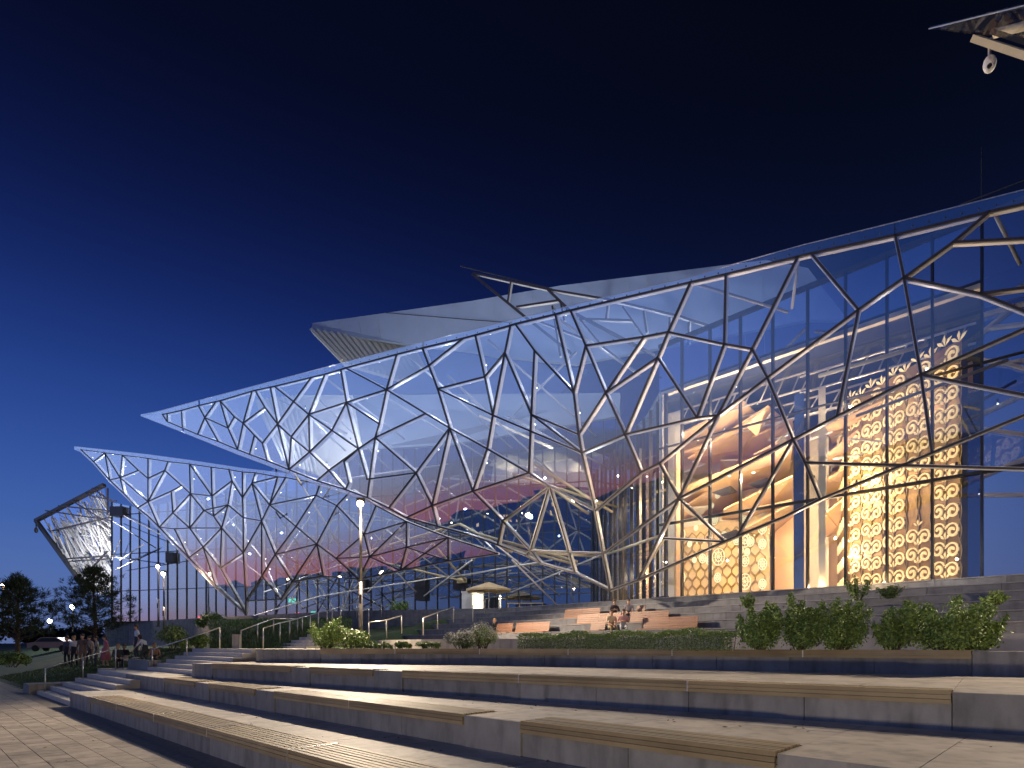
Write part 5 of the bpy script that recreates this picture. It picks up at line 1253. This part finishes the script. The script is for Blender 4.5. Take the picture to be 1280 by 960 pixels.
person('person in grey shirt, right of the two sitting higher up', pixd(786, 32.2, 3.32), -.2, 'sit', ((.22,.2,.22),(.07,.07,.08),(.05,.05,.05)), 'hair', .98, 4, arms='lap', long_sleeve=False)
person('blond person in a black jacket sitting behind the blossoming shrub', pixd(617, 36.2, 2.45), 1.2, 'sit', ((.015,.015,.018),(.16,.2,.3),(.1,.1,.1)), 'blond', 1.0, 5, arms='lap')
lz = 1.0
person('standing man in white T-shirt and dark jeans behind the landing', pixd(171, 30.5, 1.46), -.7, 'stand', ((.75,.75,.78),(.04,.05,.09),(.7,.7,.7)), 'hair', 1.0, 6, long_sleeve=False)
person('person in a white shirt bending over beside the standing man', pixd(182, 30.3, 1.2), -1.8, 'bend', ((.78,.76,.74),(.04,.04,.05),(.05,.05,.05)), 'hair', .95, 7, long_sleeve=False)
person('person with sandy hair sitting low by the middle handrail', pixd(193, 31.0, .95), .6, 'sit', ((.45,.25,.16),(.08,.07,.07),(.05,.05,.05)), 'blond', 1.0, 8)
for i, (x, z, c, tr2, pose, hr, dr, lab) in enumerate((
    (84, 33, (.10,.10,.12), (.03,.03,.04), 'stand', 'hair', False, 'standing person in dark jacket, leftmost of the group on the landing'),
    (93, 32.2, (.62,.60,.60), (.03,.03,.04), 'stand', 'blond', False, 'standing person in white shirt, second from the left in the group'),
    (103, 31.6, (.14,.10,.09), (.20,.13,.10), 'stand', 'hair', False, 'standing person in brown jacket in the middle of the group'),
    (112, 32.4, (.50,.42,.36), (.10,.10,.12), 'stand', 'hair', False, 'standing person in beige top, fourth from the left'),
    (121, 33.0, (.48,.44,.40), (.12,.12,.14), 'stand', 'hair', False, 'standing person in pale knit top, fifth from the left'),
    (132, 31.0, (.50,.16,.19), (.3,.2,.2), 'stand', 'hair', True, 'woman in a pink dress at the right of the group'),
    (147, 30.6, (.03,.03,.04), (.02,.02,.03), 'sit', 'blond', False, 'person in black sitting right of the pink dress'),
    (156, 31.2, (.02,.02,.03), (.5,.5,.52), 'sit', 'hair', False, 'person in black top and pale trousers sitting on the low wall'))):
    person(lab, pixd(x, z, 1.0 if pose == 'stand' else .95), R.uniform(-1,1), pose, (c, tr2, (.05,.05,.05)), hr, .95 if i != 2 else 1.0, 20+i, dress=dr, long_sleeve=(i % 2 == 0))
# ================================================================== SMALL THINGS
# kiosk with tan parasol
k0 = P(594, 768, 52); k0.z = 4.93
kr = empty('kiosk', k0); kr.scale = (.72,.8,.8); tag(kr, 'small lit white kiosk under the tan parasol in front of the glass wall', 'kiosk')
mb = MB(); mb.box(-1.6,.9,0,1.8,0,.15); mb.build('floor_plate', M['white'], kr)
mb = MB(); mb.box(-1.6,-.4,0,.12,.15,2.3); mb.build('front_panel', M['white'], kr)
mb = MB(); mb.box(-.35,.85,1.2,1.3,.4,2.1); mb.build('lit_counter', M['e_kiosk'], kr)
mb = MB(); mb.box(-1.6,.9,1.7,1.82,.15,2.3); mb.build('back_panel', M['white'], kr)
mb = MB(); mb.box(-1.7,1.0,-.1,1.9,2.3,2.42); mb.build('roof_plate', M['white'], kr)
pr = P(611, 768, 50.5); pr.z = 4.93
um = empty('parasol', pr); tag(um, 'tan canvas parasol beside the lit kiosk', 'parasol')
mb = MB(); mb.tube([(0,0,0),(0,0,2.5)], .04, 8); mb.build('pole', M['white'], um)
mb = MB(); n = 8; rp_ = [Vector((2.0*math.cos(2*math.pi*k/n+.39), 2.0*math.sin(2*math.pi*k/n+.39), 1.95)) for k in range(n)]
for k in range(n): 
    a_, b_ = rp_[k], rp_[(k+1)%n]; t_ = Vector((0,0,2.6)); m_ = (a_+b_)/2*.98; m_.z = 2.0
    mb.face([t_, a_, m_]); mb.face([t_, m_, b_]); mb.face([a_, a_-Vector((0,0,.18)), m_-Vector((0,0,.16)), m_]); mb.face([m_, m_-Vector((0,0,.16)), b_-Vector((0,0,.18)), b_])
mb.build('canopy', M['orange'], um)
for k in range(n): mb = MB(); mb.tube([(0,0,2.5), rp_[k]+Vector((0,0,.0))], .015, 4); mb.build('rib', M['white'], um)
mb = MB(); mb.tube([(0,0,0),(0,0,.08)], .35, 12); mb.build('base', M['dark_steel'], um)
plight('kiosk_light', k0+Vector((.2,.7,1.9)), 60, (1,.85,.6), .2)
tr0 = P(655, 768, 53); tr0.z = 4.93
tb = empty('counter', tr0); tag(tb, 'long low timber counter right of the parasol', 'counter')
mb = MB(); mb.box(-1.5,1.7,0,.5,.95,1.02); mb.build('counter_top', M['orange'], tb)
for k in range(4): mb = MB(); mb.box(-1.45+k*1.02,-1.38+k*1.02,.1,.4,0,.95); mb.build('leg', M['orange'], tb)
# green exit lights and red lights inside the left wall
for x, y, m, nm, lab, w in ((361,750,'e_green','exit_sign','green exit light inside the glass wall, left one',.6),(386,765,'e_green','exit_sign','green light panel inside the glass wall, right one',.3),(366,767,'e_red','red_light','red light right of the green exit light',.22),(315,771,'e_red','red_light','red light left of the green exit light',.22),(243,772,'e_red','red_light','red light far left behind the glass wall',.3)):
    c = wl(x, y, .7); mb = MB(); mb.box(-w*.8, w*.8, -.04, .04, -w*.35 if m == 'e_green' else -w*.8, w*.35 if m == 'e_green' else w*.8, 0); mb.box(-w*.9,w*.9,.04,.1,-w*.85,w*.85,1)
    o = mb.build(nm, [M[m], M['black']]); o.location = c; tag(o, lab, 'light')
# near roof corner, beam and surveillance camera at the top right
zc = 9.0
mb = MB(); n_ = Vector((0,.5,.87)); q = [P(1161,36,zc), P(1300,2,zc-1.2), P(1420,-20,zc-1.5), P(1420,60,zc), P(1300,52,zc)]; nn = (q[1]-q[0]).cross(q[2]-q[0]).normalized()
mb.slab(q, nn, 0, .02); rg = mb.build('glass_canopy_corner', M['near_glass']); tag(rg, 'glass canopy corner jutting in at the top right with a steel beam', 'canopy')
mb = MB(); mb.tube([P(1161,36,zc-.02), P(1300,2,zc-1.22)], .008, 5); mb.build('edge_strip', M['steel'], rg)
mb = MB(); a, b = P(1219,47,zc), P(1320,80,zc-1.5); mb.bar(a, b, Vector((0,1,0)), .10, -.03, .05); mb.build('steel_beam', M['cream_steel'], rg)
mb = MB(); mb.bar(P(1240,38,zc+.4), P(1330,66,zc-1), Vector((0,1,0)), .04, -.02, .04); mb.build('gasket', M['mull'], rg)
mb = MB(); mb.tube([P(1243,42,zc+.4), P(1330,20,zc-.2)], .06, 10); mb.build('beam_tube', M['cream_steel'], rg, True)
plight('beam_wash_light', P(1340,90,zc-1.2), 1.6, (1,.9,.75), .05)
cc = P(1237, 80, zc-.1)
cr = empty('surveillance_camera', cc); tag(cr, 'white dome surveillance camera hanging under the beam at the top right', 'camera')
mb = MB(); mb.ball((0,0,0), .082, 18, 12, 0, (1,1,1.5)); mb.build('housing', M['white'], cr, True)
mb = MB(); mb.ball((-.05,-.062,-.085), .032, 12, 8); mb.build('lens', M['lens'], cr, True)
mb = MB(); mb.tube([(0,0,.12),(0,0,.33)], .022, 8); mb.build('stem', M['steel'], cr)
mb = MB(); mb.tube([(0,0,.30),(0,0,.35)], .05, 10); mb.build('mount', M['steel'], cr)
# ------------------------------------------------------------------ what the glass mirrors: hills and blocks across the road, on the left
rnd = random.Random(77); v = []; f = []; na = 70
for i in range(na+1):
    az = math.radians(-150+i*(95/na)); 
    for k, (d, hh_) in enumerate(((170,0),(260,.35),(380,.9),(460,1.0),(600,.2))):
        hpk = (4+2*math.sin(i*.35)+2*math.sin(i*.13+1)+rnd.uniform(-.5,.5))*(1.0 if i > 32 else .55)
        v.append((math.sin(az)*d, math.cos(az)*d, 1+hh_*hpk))
for i in range(na):
    for k in range(4): a = i*5+k; f.append((a, a+1, a+6, a+5))
mb = MB(); mb.add(v, f); tag(mb.build('distant_hills', M['hill']), kind='structure')
labs = ['wide dark block','tall dark tower block','low long block','narrow dark block','squat block with flat roof','stepped dark block','grey slab block']
for i, (az, d, w, h) in enumerate(((-96,250,22,9),(-106,260,20,12),(-88,240,30,7),(-118,290,20,8),(-78,280,24,9),(-70,300,18,10),(-101,300,16,8))):
    az = math.radians(az); c = Vector((math.sin(az)*d, math.cos(az)*d, 1)); root = empty('apartment_block', c, -az); tag(root, labs[i]+' with lit windows on the far hill, mirrored in glass', 'building', 'far blocks across the road')
    mb = MB(); mb.box(-w/2,w/2,-6,6,0,h); mb.build('walls', M['farwall'], root)
    mb = MB(); mb.box(-w/2-.3,w/2+.3,-6.3,6.3,h,h+.8); mb.build('roof', M['interior'], root)
    for _ in range(4):
        x = rnd.randrange(int(-w/2+2), int(w/2-2), 2); z = 2+2.5*rnd.randrange(0, max(1, int(h/3)-1)); mb = MB(); mb.box(x,x+1.2,-6.05,-5.98,z,z+1.3); mb.build('lit_window', M['e_win'], root)
for i in range(16):
    az = math.radians(-125+i*4.3+rnd.uniform(-1,1)); d = 150+rnd.uniform(0,60); c = Vector((math.sin(az)*d, math.cos(az)*d, 1)); root = empty('street_lamp', c, -az); tag(root, 'street lamp on the far road across the river, mirrored in the glass', 'street lamp', 'street lamps across the road')
    mb = MB(); mb.tube([(0,0,0),(0,0,7)], .12, 6); mb.tube([(0,0,7),(0,-1.2,7.3)], .07, 5); mb.build('pole', M['dark_steel'], root)
    mb = MB(); mb.ball((0,-1.3,7.25), .42, 8, 5, 0, (1,1,.5)); mb.build('lamp_head', M['e_warm'], root)
# parked pale car seen blurred at the far left
car = P(68, 795, 62); car.z = hgt(car.x, car.y); root = empty('parked_car', car, .1); tag(root, 'dusty pink car parked between the two trees at the far left', 'car')
mb = MB(); prof = [(-2.1,.35),(-2.1,.85),(-1.4,.95),(-.8,1.42),(.7,1.45),(1.4,.98),(2.1,.85),(2.15,.35)]
v = [(x,-.85,z) for x,z in prof]+[(x,.85,z) for x,z in prof]; k = len(prof); mb.add(v, [tuple(range(k)), tuple(range(k,2*k))[::-1]]+[(i,(i+1)%k,k+(i+1)%k,k+i) for i in range(k)]); mb.build('body', M['carpaint'], root)
mb = MB(); mb.add([(-1.3,-.87,.97),(-.75,-.87,1.35),(.65,-.87,1.37),(1.25,-.87,.99)], [(0,1,2,3)]); mb.build('window', M['black'], root)
for x in (-1.3,1.3):
    for y in (-.8,.8): mb = MB(); mb.tube([(x,y-.1,.32),(x,y+.1,.32)], .32, 14); mb.build('wheel', M['rubber'], root)
